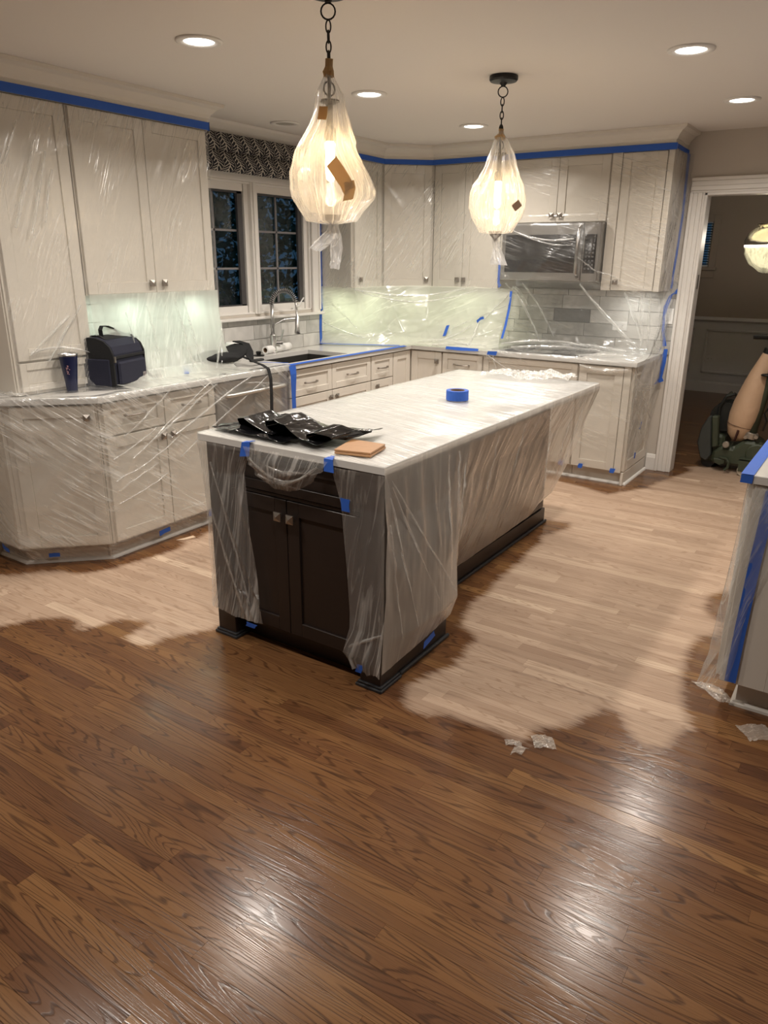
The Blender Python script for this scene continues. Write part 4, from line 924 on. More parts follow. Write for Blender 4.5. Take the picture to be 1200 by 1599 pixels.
lo = bpy.data.objects.new('dining_bulb', l); COL.objects.link(lo); lo.parent = t; lo.location = (.01,0,.30)

# ================================================================== PLASTIC SHEETS
F_FACE = film('film_on_cabinets', .10, .42, 1.15, 1.4, 22, .52, .4, gl=1.7)
F_FACE2 = film('film_on_base_units', .12, .65, -.6, .9, 13, .46, .45, gl=1.8, width=.035)
F_CURT = film('film_curtain', .60, .35, 1.25, .9, 9, .50, .22, (.92,.93,.88), .2, .58, crinkle=.04)
F_RANGE = film('film_over_range', .055, .42, -.30, .8, 13, .52, .28, gl=1.3)
F_ISL = film('film_on_island_top', .06, .50, .25, .7, 26, .40, .35, rough=.3, gl=1.2, width=.05)
F_ISL2 = film('film_island_long_side', .38, .22, 1.50, .6, 7, .48, .2, (.93,.88,.82), .25, .5, crinkle=.05, gl=1.4)
F_ISS = film('film_island_sides', .20, .45, 1.35, .8, 12, .40, .3, (.95,.92,.88), .25, .5, crinkle=.05)
E1 = .011
# left wall cabinets: faces
P = Patches()
ycols = [1.62, 1.85, 2.08, 2.35, 2.7, 3.02]
P.patch([[(U+E1, yy, z) for yy in ycols] for z in (2.306,1.86,1.40)], 90, 60, amp=.004, fu=9, fv=3, skew=.6, seed=1)
P.patch([[(U+E1, 1.62, z),(U+E1, 1.85, z),(U+E1, 2.085, z)] for z in (1.40,1.2,.96)]+[[(U+.05,1.63,.924),(U+.05,1.85,.924),(U+.05,2.085,.924)],[(U+.09,1.66,.922),(U+.15,1.85,.922),(.63,2.085,.922)]], 40, 50, amp=.004, fu=10, fv=3, seed=4)
P.build('plastic_sheet', F_FACE, 'clear plastic sheet taped over the left wall cabinets and hutch')
P = Patches()
cc = [2.088, 2.3, 2.55, 2.8, 3.0, 3.022]
P.patch([[(U+E1, yy, 1.40) for yy in cc], [(U+.015, yy, 1.25) for yy in cc], [(U+.04, yy, 1.08) for yy in cc], [(U+.075, yy, .97) for yy in cc], [(U+.14, yy, .926) for yy in cc], [(.635, yy, .922) for yy in cc]], 90, 60, amp=.006, fu=9, fv=2, seed=7, sm=2)
P.patch([[(U+E1,3.022,1.40),(.18,3.03,1.39),(.02,3.035,1.38)], [(U+.04,3.024,1.08),(.18,3.04,1.08),(.02,3.04,1.08)], [(U+.12,3.03,.93),(.18,3.04,.93),(.02,3.04,.93)]], 24, 30, amp=.006, fu=14, seed=8)
P.build('plastic_curtain', F_CURT, 'milky plastic curtain glowing green behind the lunch bag', 'plastic sheet')
# left base units
P = Patches(); path = [(.003,1.545),(.285,1.545),(.598,1.858)]
def off_path(o): return [(.004,1.545-o),(.285+.41*o,1.545-o),(.30+.7*o+.015,1.56-.3*o),(.598+o-.2*o,1.858-.41*o),(.598+o,1.872),(.598+o,2.1),(.598+o,2.4),(.598+o,2.68),(.598+o,3.0),(.598+o,3.335)]
rows = [[(p[0]*1.0, p[1], z) for p in off_path(o)] for o, z in ((.012,.921),(.055,.920),(.0585,.905),(.058,.875),(.044,.80),(.040,.60),(.040,.35),(.038,.12),(-.005,.085),(-.028,.03))]
P.patch(rows, 150, 70, amp=lambda u, v: .004+.006*(np.abs(v-.35) < .3), fu=5, fv=4.5, skew=.9, seed=11)
P.build('plastic_sheet', F_FACE2, 'clear creased plastic sheet over the left base cabinets and dishwasher')
# thicker crumple on the far left of the worktop
P = Patches(); P.patch([[(.02,1.50,.925),(.02,1.60,.925)],[(.15,1.50,.935),(.15,1.605,.93)],[(.31,1.51,.930),(.33,1.60,.926)],[(.40,1.61,.922),(.42,1.64,.922)]], 30, 50, amp=.02, fu=22, fv=9, seed=13)
P.build('plastic_sheet', film('film_crumple', .2, .4, .4, 5, 16, .45, .4), 'crumpled end of plastic sheet lying on the far left worktop end')
# corner wall cabinets
P = Patches(); cs_ = [(.016,4.484),(.20,4.486),(U+E1+.004,4.492),(U+E1+.004,4.92),(.632,B-U-E1-.004),(.92,B-U-E1),(1.266,B-U-E1)]
P.patch([[(a, b, z) for a, b in cs_] for z in (2.308,2.0,1.7,1.372)], 130, 60, amp=.005, fu=7, fv=2.2, skew=-.8, seed=17)
P.build('plastic_sheet', film('film_corner', .20, .45, 1.0, 1.1, 14, .48, .4, (.91,.92,.88), gl=1.6), 'clear plastic sheet over the corner wall cabinets left of the microwave')
P = Patches()
bot = [(.020,4.462,.922),(.20,4.54,.921),(.40,4.66,.921),(.655,4.865,.921),(.80,4.885,.921),(1.02,4.885,.922),(1.285,4.93,.925),(1.375,5.02,.930)]
topc = [(.016,4.484,1.380),(.20,4.486,1.378),(U+E1+.006,4.492,1.376),(U+E1+.006,4.92,1.376),(.632,B-U-E1-.006,1.376),(.92,B-U-E1-.004,1.378),(1.266,B-U-E1,1.378),(1.395,5.185,1.372)]
def lerp(a, b, t, sag=0): return tuple(a[i]+(b[i]-a[i])*t+(0,0,-sag)[i] for i in range(3))
rows = [topc]+[[lerp(a, b, t**.9, sg) for a, b in zip(topc, bot)] for t, sg in ((.12,.0),(.3,.01),(.5,.02),(.75,.015))]
def back_in(rowp, k): return [(p[0]-k*.2, p[1]+k*.25, p[2]) for p in rowp]
rows[2] = back_in(rows[2], .06); rows[3] = back_in(rows[3], .16); rows[4] = back_in(rows[4], .18); rows[4] = [(max(.02,p[0]), min(p[1], B-.03), p[2]) for p in rows[4]]
rows[2:5] = [[(max(.016,p[0]), min(p[1], B-.03), p[2]) for p in r_] for r_ in rows[2:5]]
rows.append(bot)
P.patch(rows, 130, 60, amp=.010, fu=4, fv=3.0, skew=1.1, seed=21, sm=3)
P.build('plastic_curtain', film('film_corner_curtain', .56, .40, .35, .9, 8, .52, .25, (.92,.93,.86), .2, .58, crinkle=.04), 'milky green-lit plastic curtain hiding the corner backsplash', 'plastic sheet')
# range side
P = Patches(); xs = [1.275, 1.32, 1.70, 2.05, 2.11, 2.30, 2.515]
def row(z, ys): return [(x_, y_, z) for x_, y_ in zip(xs, ys)]
f0, mw = B-U-E1, B-.405-E1
P.patch([row(2.308,[f0]*7), row(1.90,[f0]*7), row(1.86,[f0,mw,mw,mw,f0,f0,f0]), row(1.60,[mw,mw-.03,mw-.045,mw-.03,f0,f0,f0]), row(1.44,[mw,mw,mw,mw,f0,f0,f0]), row(1.38,[5.2,5.2,5.2,5.2,f0,f0,f0]),
    row(1.18,[5.34,5.33,5.32,5.32,5.30,5.28,5.30]), row(1.02,[5.40,5.42,5.42,5.40,5.38,5.36,5.36]), row(.955,[5.38,5.40,5.40,5.38,5.34,5.30,5.30]), row(.945,[5.1,5.1,5.1,5.1,5.05,5.05,5.05]), row(.922,[4.88]*7), row(.875,[4.877]*7), row(.83,[4.898]*7), row(.5,[4.900]*7), row(.115,[4.902]*7)],
    120, 130, amp=lambda u, v: .005+.011*((v > .36) & (v < .70)), fu=6, fv=3, skew=.9, seed=25, sm=2)
P.patch([[(2.522,f0,z),(2.53,5.36,z),(2.56,5.52,z)] for z in (2.306,2.0,1.7,1.38)]+[[(2.522,5.28,1.15),(2.53,5.36,1.15),(2.527,5.52,1.15)],[(2.52,5.10,.94),(2.525,5.3,.95),(2.530,5.52,.95)],[(2.520,4.88,.90),(2.525,5.2,.90),(2.530,5.52,.88)],[(2.500,4.905,.55),(2.505,5.2,.6),(2.528,5.52,.65)],[(2.498,4.91,.20),(2.500,5.15,.22),(2.505,5.38,.30)]], 30, 90, amp=.012, fu=16, fv=3, skew=.6, seed=29, sm=1)
P.build('plastic_sheet', F_RANGE, 'clear plastic sheet over the microwave, range and right end cabinets')
# island
P = Patches(); g = .004
P.patch([[(x_, yy, CH+.003) for x_ in (IX0-.002,2.1,IX1+.002)] for yy in (IY0-.002,2.3,3.1,IY1+.002)], 80, 120, amp=.0022, fu=4, fv=9, skew=.3, seed=31)
P.build('plastic_sheet', F_ISL, 'tight milky plastic sheet covering the island top')
P = Patches()
yr = [IY0-.008, 1.75, 1.95, 2.13, 2.30, 2.6, 3.1, 3.6, IY1+.006]
def r_(z, xs_, ys_=None): return [(x_, (ys_ or yr)[i], z if not isinstance(z, list) else z[i]) for i, x_ in enumerate(xs_)]
yb = [1.600, 1.75, 1.95, 2.14, 2.24, 2.6, 3.1, 3.55, 3.72]
ym = [1.600, 1.75, 1.95, 2.14, 2.26, 2.6, 3.1, 3.58, 3.80]
P.patch([r_(CH-.001,[IX1+.005]*9), r_(CH-.034,[IX1+.005]*9), r_(.70,[2.572,2.575,2.58,2.575,2.54,2.50,2.49,2.50,2.53], ym), r_(.40,[2.572,2.59,2.60,2.585,2.50,2.43,2.41,2.41,2.44], ym),
         r_(.22,[2.570,2.60,2.615,2.60,2.44,2.37,2.36,2.36,2.37], ym), r_([.085,.10,.115,.125,.125,.12,.12,.13,.20],[2.566,2.572,2.575,2.570,2.37,2.335,2.332,2.334,2.345], yb)],
    200, 90, amp=lambda u, v: .012*np.sin(np.pi*np.clip(v*1.1,0,1))+.002, fu=15, fv=.9, skew=-.12, seed=33, sharp=2, sm=2)
P.build('plastic_sheet', F_ISL2, 'milky draped plastic skirt along the long right side of the island'); P = Patches()
# right flap on the end face
P.patch([[(2.355,1.578,.885),(2.45,1.583,.885),(IX1+.003,1.584,.885)], [(2.385,1.598,.74),(2.47,1.60,.74),(2.574,1.602,.74)], [(2.408,1.598,.50),(2.48,1.60,.50),(2.574,1.602,.50)], [(2.425,1.598,.25),(2.49,1.60,.25),(2.573,1.602,.25)], [(2.405,1.585,.15),(2.48,1.585,.13),(2.572,1.595,.11)], [(2.44,1.590,.105),(2.49,1.590,.085),(2.568,1.600,.08)]], 40, 70, amp=lambda u, v: .003+.022*np.clip((v-.72)*4,0,1), fu=24, fv=1.0, skew=.15, seed=37)
# left flap
P.patch([[(IX0+.002,1.578,.888),(1.80,1.578,.888),(1.955,1.578,.888)], [(1.665,1.598,.76),(1.79,1.600,.76),(1.900,1.60,.78)], [(1.667,1.598,.50),(1.79,1.600,.50),(1.918,1.60,.52)], [(1.670,1.598,.25),(1.80,1.600,.25),(1.950,1.60,.25)], [(1.670,1.594,.135),(1.81,1.595,.12),(1.965,1.595,.13)]], 60, 70, amp=lambda u, v: .003+.008*v, fu=20, fv=.9, skew=-.35, seed=41)
# left side of the island (facing the sink)
P.patch([[(IX0-.005,yy,CH-.001) for yy in (IY0,2.7,IY1)], [(IX0-.006,yy,.86) for yy in (IY0,2.7,IY1)], [(1.672,yy,.5) for yy in (1.605,2.7,3.83)], [(1.675,yy,.12) for yy in (1.605,2.7,3.83)]], 60, 30, amp=.006, fu=12, fv=1, seed=43)
# swag
P.patch([[(1.93,1.574,.902),(2.05,1.572,.902),(2.20,1.572,.902),(2.345,1.574,.902)], [(1.945,1.570,.86),(2.05,1.560,.855),(2.20,1.560,.862),(2.33,1.572,.875)], [(1.965,1.585,.82),(2.06,1.572,.79),(2.16,1.572,.80),(2.29,1.583,.85)], [(1.985,1.597,.785),(2.06,1.596,.748),(2.14,1.596,.748),(2.25,1.597,.80)]], 50, 40, amp=.012, fu=7, fv=14, skew=.5, seed=45)
P.build('plastic_sheet', F_ISS, 'clear plastic flaps and swag hanging over the near end of the island')
# peninsula
P = Patches()
P.patch([[(3.660,2.262,.884),(3.640,2.236,.882),(3.70,2.236,.876),(3.80,2.236,.86)], [(3.640,2.262,.70),(3.632,2.238,.70),(3.685,2.236,.70),(3.76,2.236,.68)], [(3.640,2.262,.45),(3.625,2.238,.45),(3.675,2.235,.45),(3.715,2.235,.45)], [(3.635,2.262,.22),(3.61,2.225,.22),(3.665,2.225,.22),(3.69,2.232,.2)], [(3.60,2.27,.11),(3.585,2.21,.10),(3.65,2.21,.09),(3.675,2.225,.06)]], 40, 80, amp=.010, fu=12, fv=2.5, seed=51, sm=1)
P.build('plastic_sheet', film('film_peninsula', .14, .4, 1.4, 1.4, 16, .45, .3), 'loose plastic strip hanging on the peninsula corner')
# crumpled leftover film on the island
P = Patches()
P.patch([[(1.93,3.60,.924),(1.93,3.72,.926),(1.95,3.82,.924)], [(2.05,3.58,.938),(2.05,3.70,.955),(2.05,3.83,.930)], [(2.20,3.57,.930),(2.20,3.70,.948),(2.20,3.84,.930)], [(2.32,3.66,.936),(2.32,3.74,.965),(2.32,3.83,.935)], [(2.44,3.70,.925),(2.44,3.77,.950),(2.45,3.84,.926)]], 70, 60, amp=.022, fu=20, fv=14, skew=.4, seed=55)
P.build('crumpled_plastic', film('film_wad', .35, .5, .3, 4, 18, .4, .5), 'crumpled spare plastic film lying on the far end of the island', 'plastic sheet')

# bunched creases in the sheets (several layers thick, so whiter)
CREASE = film('film_crease', .26, .4, 1.5, 2, 20, .40, .4, (.95,.95,.93), .18, .45, gl=2.0)
def crease(parent, pts, w, seed=0, bow=.012, jit=.004):
    rj = random.Random(seed)
    P = Patches(); n = len(pts); rows = []
    for i, p in enumerate(pts):
        d = Vector(pts[min(n-1, i+1)])-Vector(pts[max(0, i-1)]); d.normalize(); c = Vector(p); c.x += rj.uniform(-jit, jit); c.y += rj.uniform(-jit, jit)*.6; c.z += rj.uniform(-jit, jit)*.6; v = (Vector(CAM)-c).normalized(); sv = d.cross(v).normalized(); k = w*(.35+.65*math.sin(math.pi*(i+.35)/(n-.3)))
        rows.append([tuple(c-sv*k), tuple(c+v*bow*.6-sv*k*.25), tuple(c+v*bow), tuple(c+sv*k)])
    P.patch(rows, 10, 26, amp=.003, fu=60, fv=8, seed=seed, sm=1); P.build('crease', CREASE, '', parent=parent)
def curve(p0, p1, sag, n=7):
    return [tuple(p0[i]+(p1[i]-p0[i])*k/(n-1)+(0,0,-sag)[i]*math.sin(math.pi*k/(n-1)) for i in range(3)) for k in range(n)]
sheets = {o['label']: o for o in bpy.data.objects if 'label' in o.keys() and o.get('category') == 'plastic sheet'}
def S_(word): return next(o for l, o in sheets.items() if word in l)
rg = S_('over the microwave')
for k, (a, b, sg, w_) in enumerate([((1.95,5.14,1.43),(2.42,5.24,.97),.02,.010), ((2.28,5.19,1.375),(2.43,5.25,1.02),-.02,.012), ((2.40,5.18,1.37),(2.44,5.20,1.0),-.03,.014), ((2.47,5.18,1.37),(2.50,5.15,.97),.0,.010),
        ((1.34,5.17,1.42),(1.62,5.26,.98),-.06,.008), ((1.48,5.16,1.42),(1.72,5.30,1.02),-.04,.006), ((1.40,5.16,1.40),(1.50,5.26,1.24),-.03,.010),
        ((1.42,5.09,1.80),(1.90,5.085,1.74),.03,.006), ((1.45,5.088,1.79),(1.90,5.084,1.70),.03,.005), ((1.93,5.085,1.62),(2.08,5.10,1.52),.0,.004), ((2.08,5.12,1.52),(2.20,5.19,1.48),.0,.004),
        ((1.40,5.02,.965),(2.05,5.18,.972),-.03,.014), ((1.50,4.98,.95),(2.20,5.10,.955),-.015,.012), ((1.9,5.22,.975),(2.35,5.16,.958),-.01,.012), ((2.05,4.93,.935),(2.48,5.02,.935),-.01,.010),
        ((1.33,4.87,.90),(1.55,4.872,.78),.0,.006), ((1.40,4.87,.90),(1.44,4.878,.76),.0,.006), ((2.10,4.872,.868),(2.46,4.872,.862),.02,.016), ((2.50,4.90,.86),(2.53,5.35,.45),.0,.008), ((2.50,4.90,.80),(2.52,5.2,.35),.0,.006)]):
    crease(rg, curve(a, b, sg), w_, k)
cl = S_('glowing green behind')
for k, (a, b, sg, w_) in enumerate([((.352,2.66,1.36),(.42,2.70,.96),0,.007), ((.352,2.72,1.37),(.43,2.77,.95),.0,.005), ((.352,2.45,1.33),(.41,2.46,1.05),.0,.004), ((.352,2.30,1.30),(.40,2.31,1.10),.0,.003), ((.38,3.00,1.20),(.48,2.84,.94),.02,.007), ((.37,3.0,1.12),(.46,2.90,.95),.02,.005)]):
    crease(cl, curve(a, b, sg), w_, 30+k)
cr_ = S_('hiding the corner')
for k, (a, b, sg, w_) in enumerate([((.345,4.50,1.36),(.98,5.17,1.365),.05,.010), ((.30,4.49,1.37),(1.10,5.17,1.36),.10,.006), ((.08,4.50,1.30),(.30,4.60,1.05),.0,.005), ((.03,4.48,1.10),(.45,4.72,.96),.03,.008), ((.95,5.02,1.06),(1.36,5.15,1.25),.0,.004), ((1.17,5.07,1.12),(1.16,4.93,.935),.0,.010), ((1.20,5.08,1.13),(1.375,5.17,1.34),.0,.005), ((1.12,5.05,1.10),(.90,4.93,.97),.02,.006), ((.70,4.90,.945),(1.15,4.93,.95),-.02,.016), ((.85,4.88,.93),(1.3,4.96,.945),-.012,.012), ((1.0,4.95,.98),(1.30,5.06,1.06),.02,.006)]):
    crease(cr_, curve(a, b, sg), w_, 50+k)
bl = S_('over the left base')
for k, (a, b, sg, w_) in enumerate([((.648,2.02,.56),(.668,2.66,.88),.0,.009), ((.648,2.10,.60),(.668,2.60,.90),.0,.005), ((.648,1.98,.68),(.665,2.32,.90),.0,.006), ((.648,2.30,.62),(.668,2.95,.90),.0,.008), ((.648,1.90,.46),(.650,2.36,.62),.02,.005), ((.648,2.35,.50),(.668,3.10,.88),.0,.005), ((.648,1.90,.33),(.648,2.25,.42),.01,.004), ((.648,1.90,.58),(.650,2.20,.70),.01,.004), ((.648,1.91,.40),(.650,2.20,.50),.0,.004), ((.665,2.9,.86),(.66,3.3,.80),.0,.004)]):
    crease(bl, curve(a, b, sg, 9), w_*.8, 70+k, .005, .006)
fl = S_('over the left wall')
for k, (a, b, sg, w_) in enumerate([((.348,1.88,2.12),(.348,1.72,1.72),.0,.010), ((.348,1.93,2.08),(.348,1.80,1.70),.0,.007), ((.348,1.80,2.2),(.348,1.70,2.0),.0,.006), ((.348,1.95,2.0),(.348,1.88,1.75),.0,.005), ((.348,1.95,1.30),(.348,1.70,1.12),.0,.008), ((.348,2.02,1.35),(.348,1.80,1.08),.0,.006), ((.348,1.70,1.13),(.348,2.05,1.10),-.03,.006)]):
    crease(fl, curve(a, b, sg), w_, 90+k)
ie = S_('over the near end')
for k, (a, b, sg, w_) in enumerate([((1.96,1.565,.86),(2.30,1.565,.875),.075,.008), ((2.05,1.562,.845),(2.22,1.562,.845),.012,.006), ((2.0,1.57,.80),(2.25,1.57,.835),.035,.008), ((1.72,1.590,.80),(1.90,1.590,.20),.0,.005), ((1.70,1.590,.60),(1.85,1.590,.17),.0,.005), ((2.42,1.585,.17),(2.57,1.59,.26),-.0,.010)]):
    crease(ie, curve(a, b, sg, 9), w_*.6, 110+k, .004, .003)
il = S_('along the long right')
for k, (a, b, sg, w_) in enumerate([((2.592,1.62,.86),(2.612,2.10,.26),.0,.006), ((2.592,1.62,.84),(2.610,1.98,.24),.0,.005), ((2.592,1.61,.80),(2.605,1.80,.22),.0,.004), ((2.592,1.61,.70),(2.600,1.70,.20),.0,.004), ((2.60,2.10,.87),(2.590,2.14,.55),.0,.008), ((2.595,2.02,.87),(2.605,2.06,.45),.0,.006), ((2.58,2.20,.86),(2.56,2.22,.50),.0,.006), ((2.585,3.12,.86),(2.46,3.42,.36),.05,.008), ((2.585,3.65,.86),(2.46,3.66,.38),.0,.009), ((2.585,3.45,.86),(2.53,3.44,.55),.0,.005), ((2.585,2.5,.86),(2.54,2.5,.6),.0,.005), ((2.585,2.8,.86),(2.53,2.8,.6),.0,.004)]):
    crease(il, curve(a, b, sg, 10), w_*.55, 130+k, .004, .004)

# ================================================================== BLUE TAPE
ZB = 2.331; hw = .021
tape('long blue tape line above the left wall cabinets', [(U+.018,1.62,ZB),(U+.018,2.3,ZB),(U+.018,3.028,ZB)], (0,0,hw), seed=1)
tape('short blue tape end folded round the left cabinet corner by the shade', [(U+.018,3.034,ZB),(U-.02,3.036,ZB-.002),(U-.045,3.040,ZB-.006)], (0,0,hw), ragged=.2, seed=2)
tape('blue tape line above the corner wall cabinets left of the microwave', [(.10,4.488,ZB),(U+.017,4.488,ZB),(U+.017,4.915,ZB-.004),(.63,B-U-.018,ZB),(1.2,B-U-.018,ZB)], (0,0,hw*.9), ragged=.08, seed=3)
tape('long blue tape line above the microwave and right wall cabinets', [(1.2,B-U-.019,ZB),(1.9,B-U-.019,ZB),(R+.018,B-U-.019,ZB-.004)], (0,0,hw), seed=4)
tape('blue tape wrapped along the right cabinet side to the wall', [(R+.020,B-U-.018,ZB-.004),(R+.020,5.36,ZB-.008),(R+.020,B-.012,ZB-.010)], (0,0,hw*.7), seed=5)
tape('thin vertical blue tape down the wall behind the right cabinet side', [(R+.022,B-.020,2.31),(R+.03,B-.014,1.9),(R+.018,B-.014,1.40)], (.008,0,0), ragged=.3, seed=6)
tape('vertical blue tape along the right edge of the window casing', [(.024,4.482,2.05),(.024,4.482,1.6),(.026,4.484,1.19)], (0,.013,0), ragged=.1, seed=7)
tape('vertical blue tape on the tiles below the window corner', [(.0135,4.482,1.20),(.014,4.475,1.05),(.0135,4.478,.918)], (0,.016,0), ragged=.15, seed=8)
tape('blue tape across the worktop behind the sink to the corner', [(.02,4.452,CH+.012),(.20,4.53,CH+.010),(.40,4.63,CH+.010),(.62,4.74,CH+.010)], (.020,-.020,0), ragged=.15, seed=9)
tape('blue tape along the front worktop edge before the sink', [(.634,3.345,CH+.003),(.634,3.8,CH+.003),(.634,4.3,CH+.003),(.640,4.80,CH+.003)], (.017,0,-.002), ragged=.1, seed=10)
tape('short blue tape scrap crossing the worktop left of the sink', [(.45,3.26,CH+.016),(.63,3.345,CH+.016)], (.004,-.007,0), ragged=.2, seed=11)
tape('broad crumpled vertical blue tape beside the dishwasher', [(.665,3.345,.915),(.672,3.345,.86),(.668,3.347,.70),(.668,3.350,.45),(.668,3.352,.20)], [(0,.034,0),(0,.030,0),(0,.022,0),(0,.020,0),(0,.020,0)], ragged=.1, seed=12)
tape('blue tape on the back worktop edge left of the cooktop', [(.98,4.876,CH+.006),(1.12,4.874,CH+.004),(1.27,4.880,CH+.006)], (0,.004,.011), ragged=.3, seed=13)
tape('short blue tape tab on the worktop edge below the cooktop', [(1.36,4.860,CH-.006),(1.44,4.860,CH-.006)], (.004,0,.014), ragged=.2, seed=14)
tape('vertical blue tape under the left side of the microwave', [(1.268,5.184,1.60),(1.268,5.184,1.42),(1.285,5.180,1.39)], [(.010,0,0),(.010,0,0),(.012,0,.010)], ragged=.1, seed=15)
tape('vertical blue tape at the right edge of the green curtain', [(1.392,5.165,1.36),(1.390,5.15,1.23),(1.386,5.11,1.10),(1.380,5.07,1.0)], (.010,0,0), ragged=.35, seed=16)
tape('slanting blue tape patch in the middle of the green curtain', [(.93,4.990,1.085),(.915,4.955,1.000)], (.014,0,.003), ragged=.1, seed=17)
tape('bent blue tape scrap near the right of the green curtain', [(1.155,5.06,1.12),(1.185,5.06,1.145),(1.215,5.06,1.155)], (-.004,0,.010), ragged=.2, seed=18)
tape('ragged blue tape down the wall beside the light switch', [(2.575,5.50,1.385),(2.535,5.50,1.36),(2.510,5.50,1.27),(2.500,5.50,1.20),(2.512,5.50,1.08),(2.535,5.50,.98)], [(.0,0,.016),(.014,0,.010),(.014,0,.004),(.012,0,0),(.012,0,0),(.016,0,.004)], ragged=.4, seed=19)
tape('lower ragged blue tape beside the end cabinet near the casing', [(2.545,5.50,.96),(2.545,5.50,.86),(2.535,5.50,.74),(2.525,5.50,.70)], [(.012,0,0),(.012,0,0),(.014,0,.006),(.028,0,.014)], ragged=.4, seed=20)
def tab(label, p, w, s, seed, name='masking_tape'): return tape(label, [tuple(p[i]-s[i] for i in range(3)), p, tuple(p[i]+s[i] for i in range(3))], w, ragged=.25, seed=seed)
def dpt(a, n, z): return DD(a, n, z)
pp = dpt(.315, -.005, .058); tab('blue tape tab low on the angled end cabinet beneath its door', pp, (0,0,.011), (-.020,-.020,0), 21)
tab('blue tape tab at the far left foot of the angled cabinet', (.150,1.515,.085), (0,0,.013), (.030,0,-.008), 22)
tab('blue tape tab low on the base cabinet below its left door', (.615,2.215,.070), (0,0,.013), (0,.040,.004), 23)
tab('blue tape tab low on the base cabinet nearest the island', (.622,2.585,.085), (0,.022,0), (0,.004,.022), 24)
for k, (xx, lab) in enumerate(((2.02,'blue tape tab low on the end cabinet, nearest the island'),(2.175,'blue tape tab low on the end cabinet, middle of the door foot'),(2.42,'blue tape tab low on the end cabinet, right corner of the foot'))):
    tab(lab, (xx,4.885,.118), (.018,0,0), (.004,0,.018), 30+k)
tab('blue tape tab halfway up the end cabinet side panel', (2.510,5.18,.42), (0,.016,.004), (0,.008,.022), 34)
tab('lower blue tape tab on the end cabinet side panel', (2.510,5.12,.20), (0,.014,0), (0,.002,.022), 35)
tape('blue tape holding the plastic to the island top edge, left one', [(1.945,1.600,CH+.005),(1.938,1.578,CH+.003),(1.930,1.572,.86)], (.024,0,.004), ragged=.12, seed=40)
tape('blue tape holding the plastic to the island top edge, nearer the corner', [(2.348,1.600,CH+.005),(2.345,1.578,CH-.003),(2.350,1.571,.865)], [(.008,0,0),(.020,0,0),(.022,0,0)], ragged=.12, seed=41)
tab('blue tape tab beside the right island door', (2.407,1.590,.745), (.020,0,0), (0,0,.024), 42)
tab('blue tape tab at the foot of the island left door', (1.905,1.585,.108), (.028,0,0), (.004,0,.010), 43)
tab('blue tape tab at the foot of the island near corner', (2.475,1.578,.095), (.014,0,0), (.004,0,.018), 44)
tab('blue tape strip low on the long island side near the corner', (2.590,1.92,.105), (0,.050,.012), (0,-.004,.014), 45)
tape('blue tape along the left edge of the peninsula worktop', [(3.630,2.225,CH+.002),(3.632,2.8,CH+.002),(3.634,4.3,CH+.002)], (.020,0,0), ragged=.05, seed=46)
tab('blue tape end folded over the front of the peninsula worktop', (3.630,2.224,.900), (.020,0,0), (0,0,.014), 47)
tape('vertical blue tape down the end of the peninsula', [(3.712,2.232,.868),(3.700,2.232,.60),(3.693,2.230,.35),(3.690,2.230,.13)], (.019,0,0), ragged=.04, seed=48)
tape('blue tape under the front of the peninsula worktop', [(3.70,2.229,.874),(3.9,2.229,.872),(4.2,2.229,.872)], (0,0,.010), ragged=.1, seed=49)
tape('short blue tape lying on the worktop behind the lunch bag', [(.47,2.60,CH+.02),(.40,2.66,CH+.02)], (.010,.012,0), ragged=.2, seed=50)

# ================================================================== LOOSE THINGS
# roll of tape
t = thing('tape_roll', 'roll of blue masking tape lying on the island top', 'tape', (2.175, 2.86, CH+.006))
obj('tape_ring', MB().lathe([(.038,.0),(.057,.0),(.057,.048),(.038,.048),(.038,.0)], (2.175,2.86,CH+.007), 36), BLUE, t)
obj('core', MB().lathe([(.0355,.0),(.0379,.0),(.0379,.048),(.0355,.048),(.0355,.0)], (2.175,2.86,CH+.007), 36), CARD, t)
# wood samples
def board(p, z, label):
    m = MB().prism(p, z, z+.0075); t = obj('wood_sample', m, RUBWOOD, bevel=.001); tag(t, label, 'wood board')
board([(2.335,1.625),(2.475,1.655),(2.445,1.800),(2.290,1.795)], CH+.006, 'lower square wood sample board on the near corner of the island')
board([(2.332,1.628),(2.470,1.660),(2.440,1.803),(2.288,1.798)], CH+.0145, 'upper square wood sample board on the near corner of the island')
# black plastic
def wad(label, rows, seed, amp=.010, thick=.0012):
    P = Patches(); P.patch(rows, 90, 60, amp=amp, fu=12, fv=9, skew=.6, seed=seed, sm=1); o = obj('black_plastic_bag', P.mb, BLKBAG, smooth=True, uv=P.uv, solid=thick); tag(o, label, 'plastic bag')
z_ = CH+.008
wad('flat black plastic bag spread over the left near corner of the island', [[(1.665,1.66,z_),(1.70,1.85,z_),(1.76,2.03,z_)], [(1.80,1.64,z_+.004),(1.82,1.83,z_+.030),(1.88,2.0,z_+.006)], [(1.95,1.63,z_),(1.96,1.8,z_+.020),(2.00,1.97,z_+.006)], [(2.10,1.62,z_),(2.12,1.76,z_+.006),(2.10,1.90,z_)]], 3, .012)
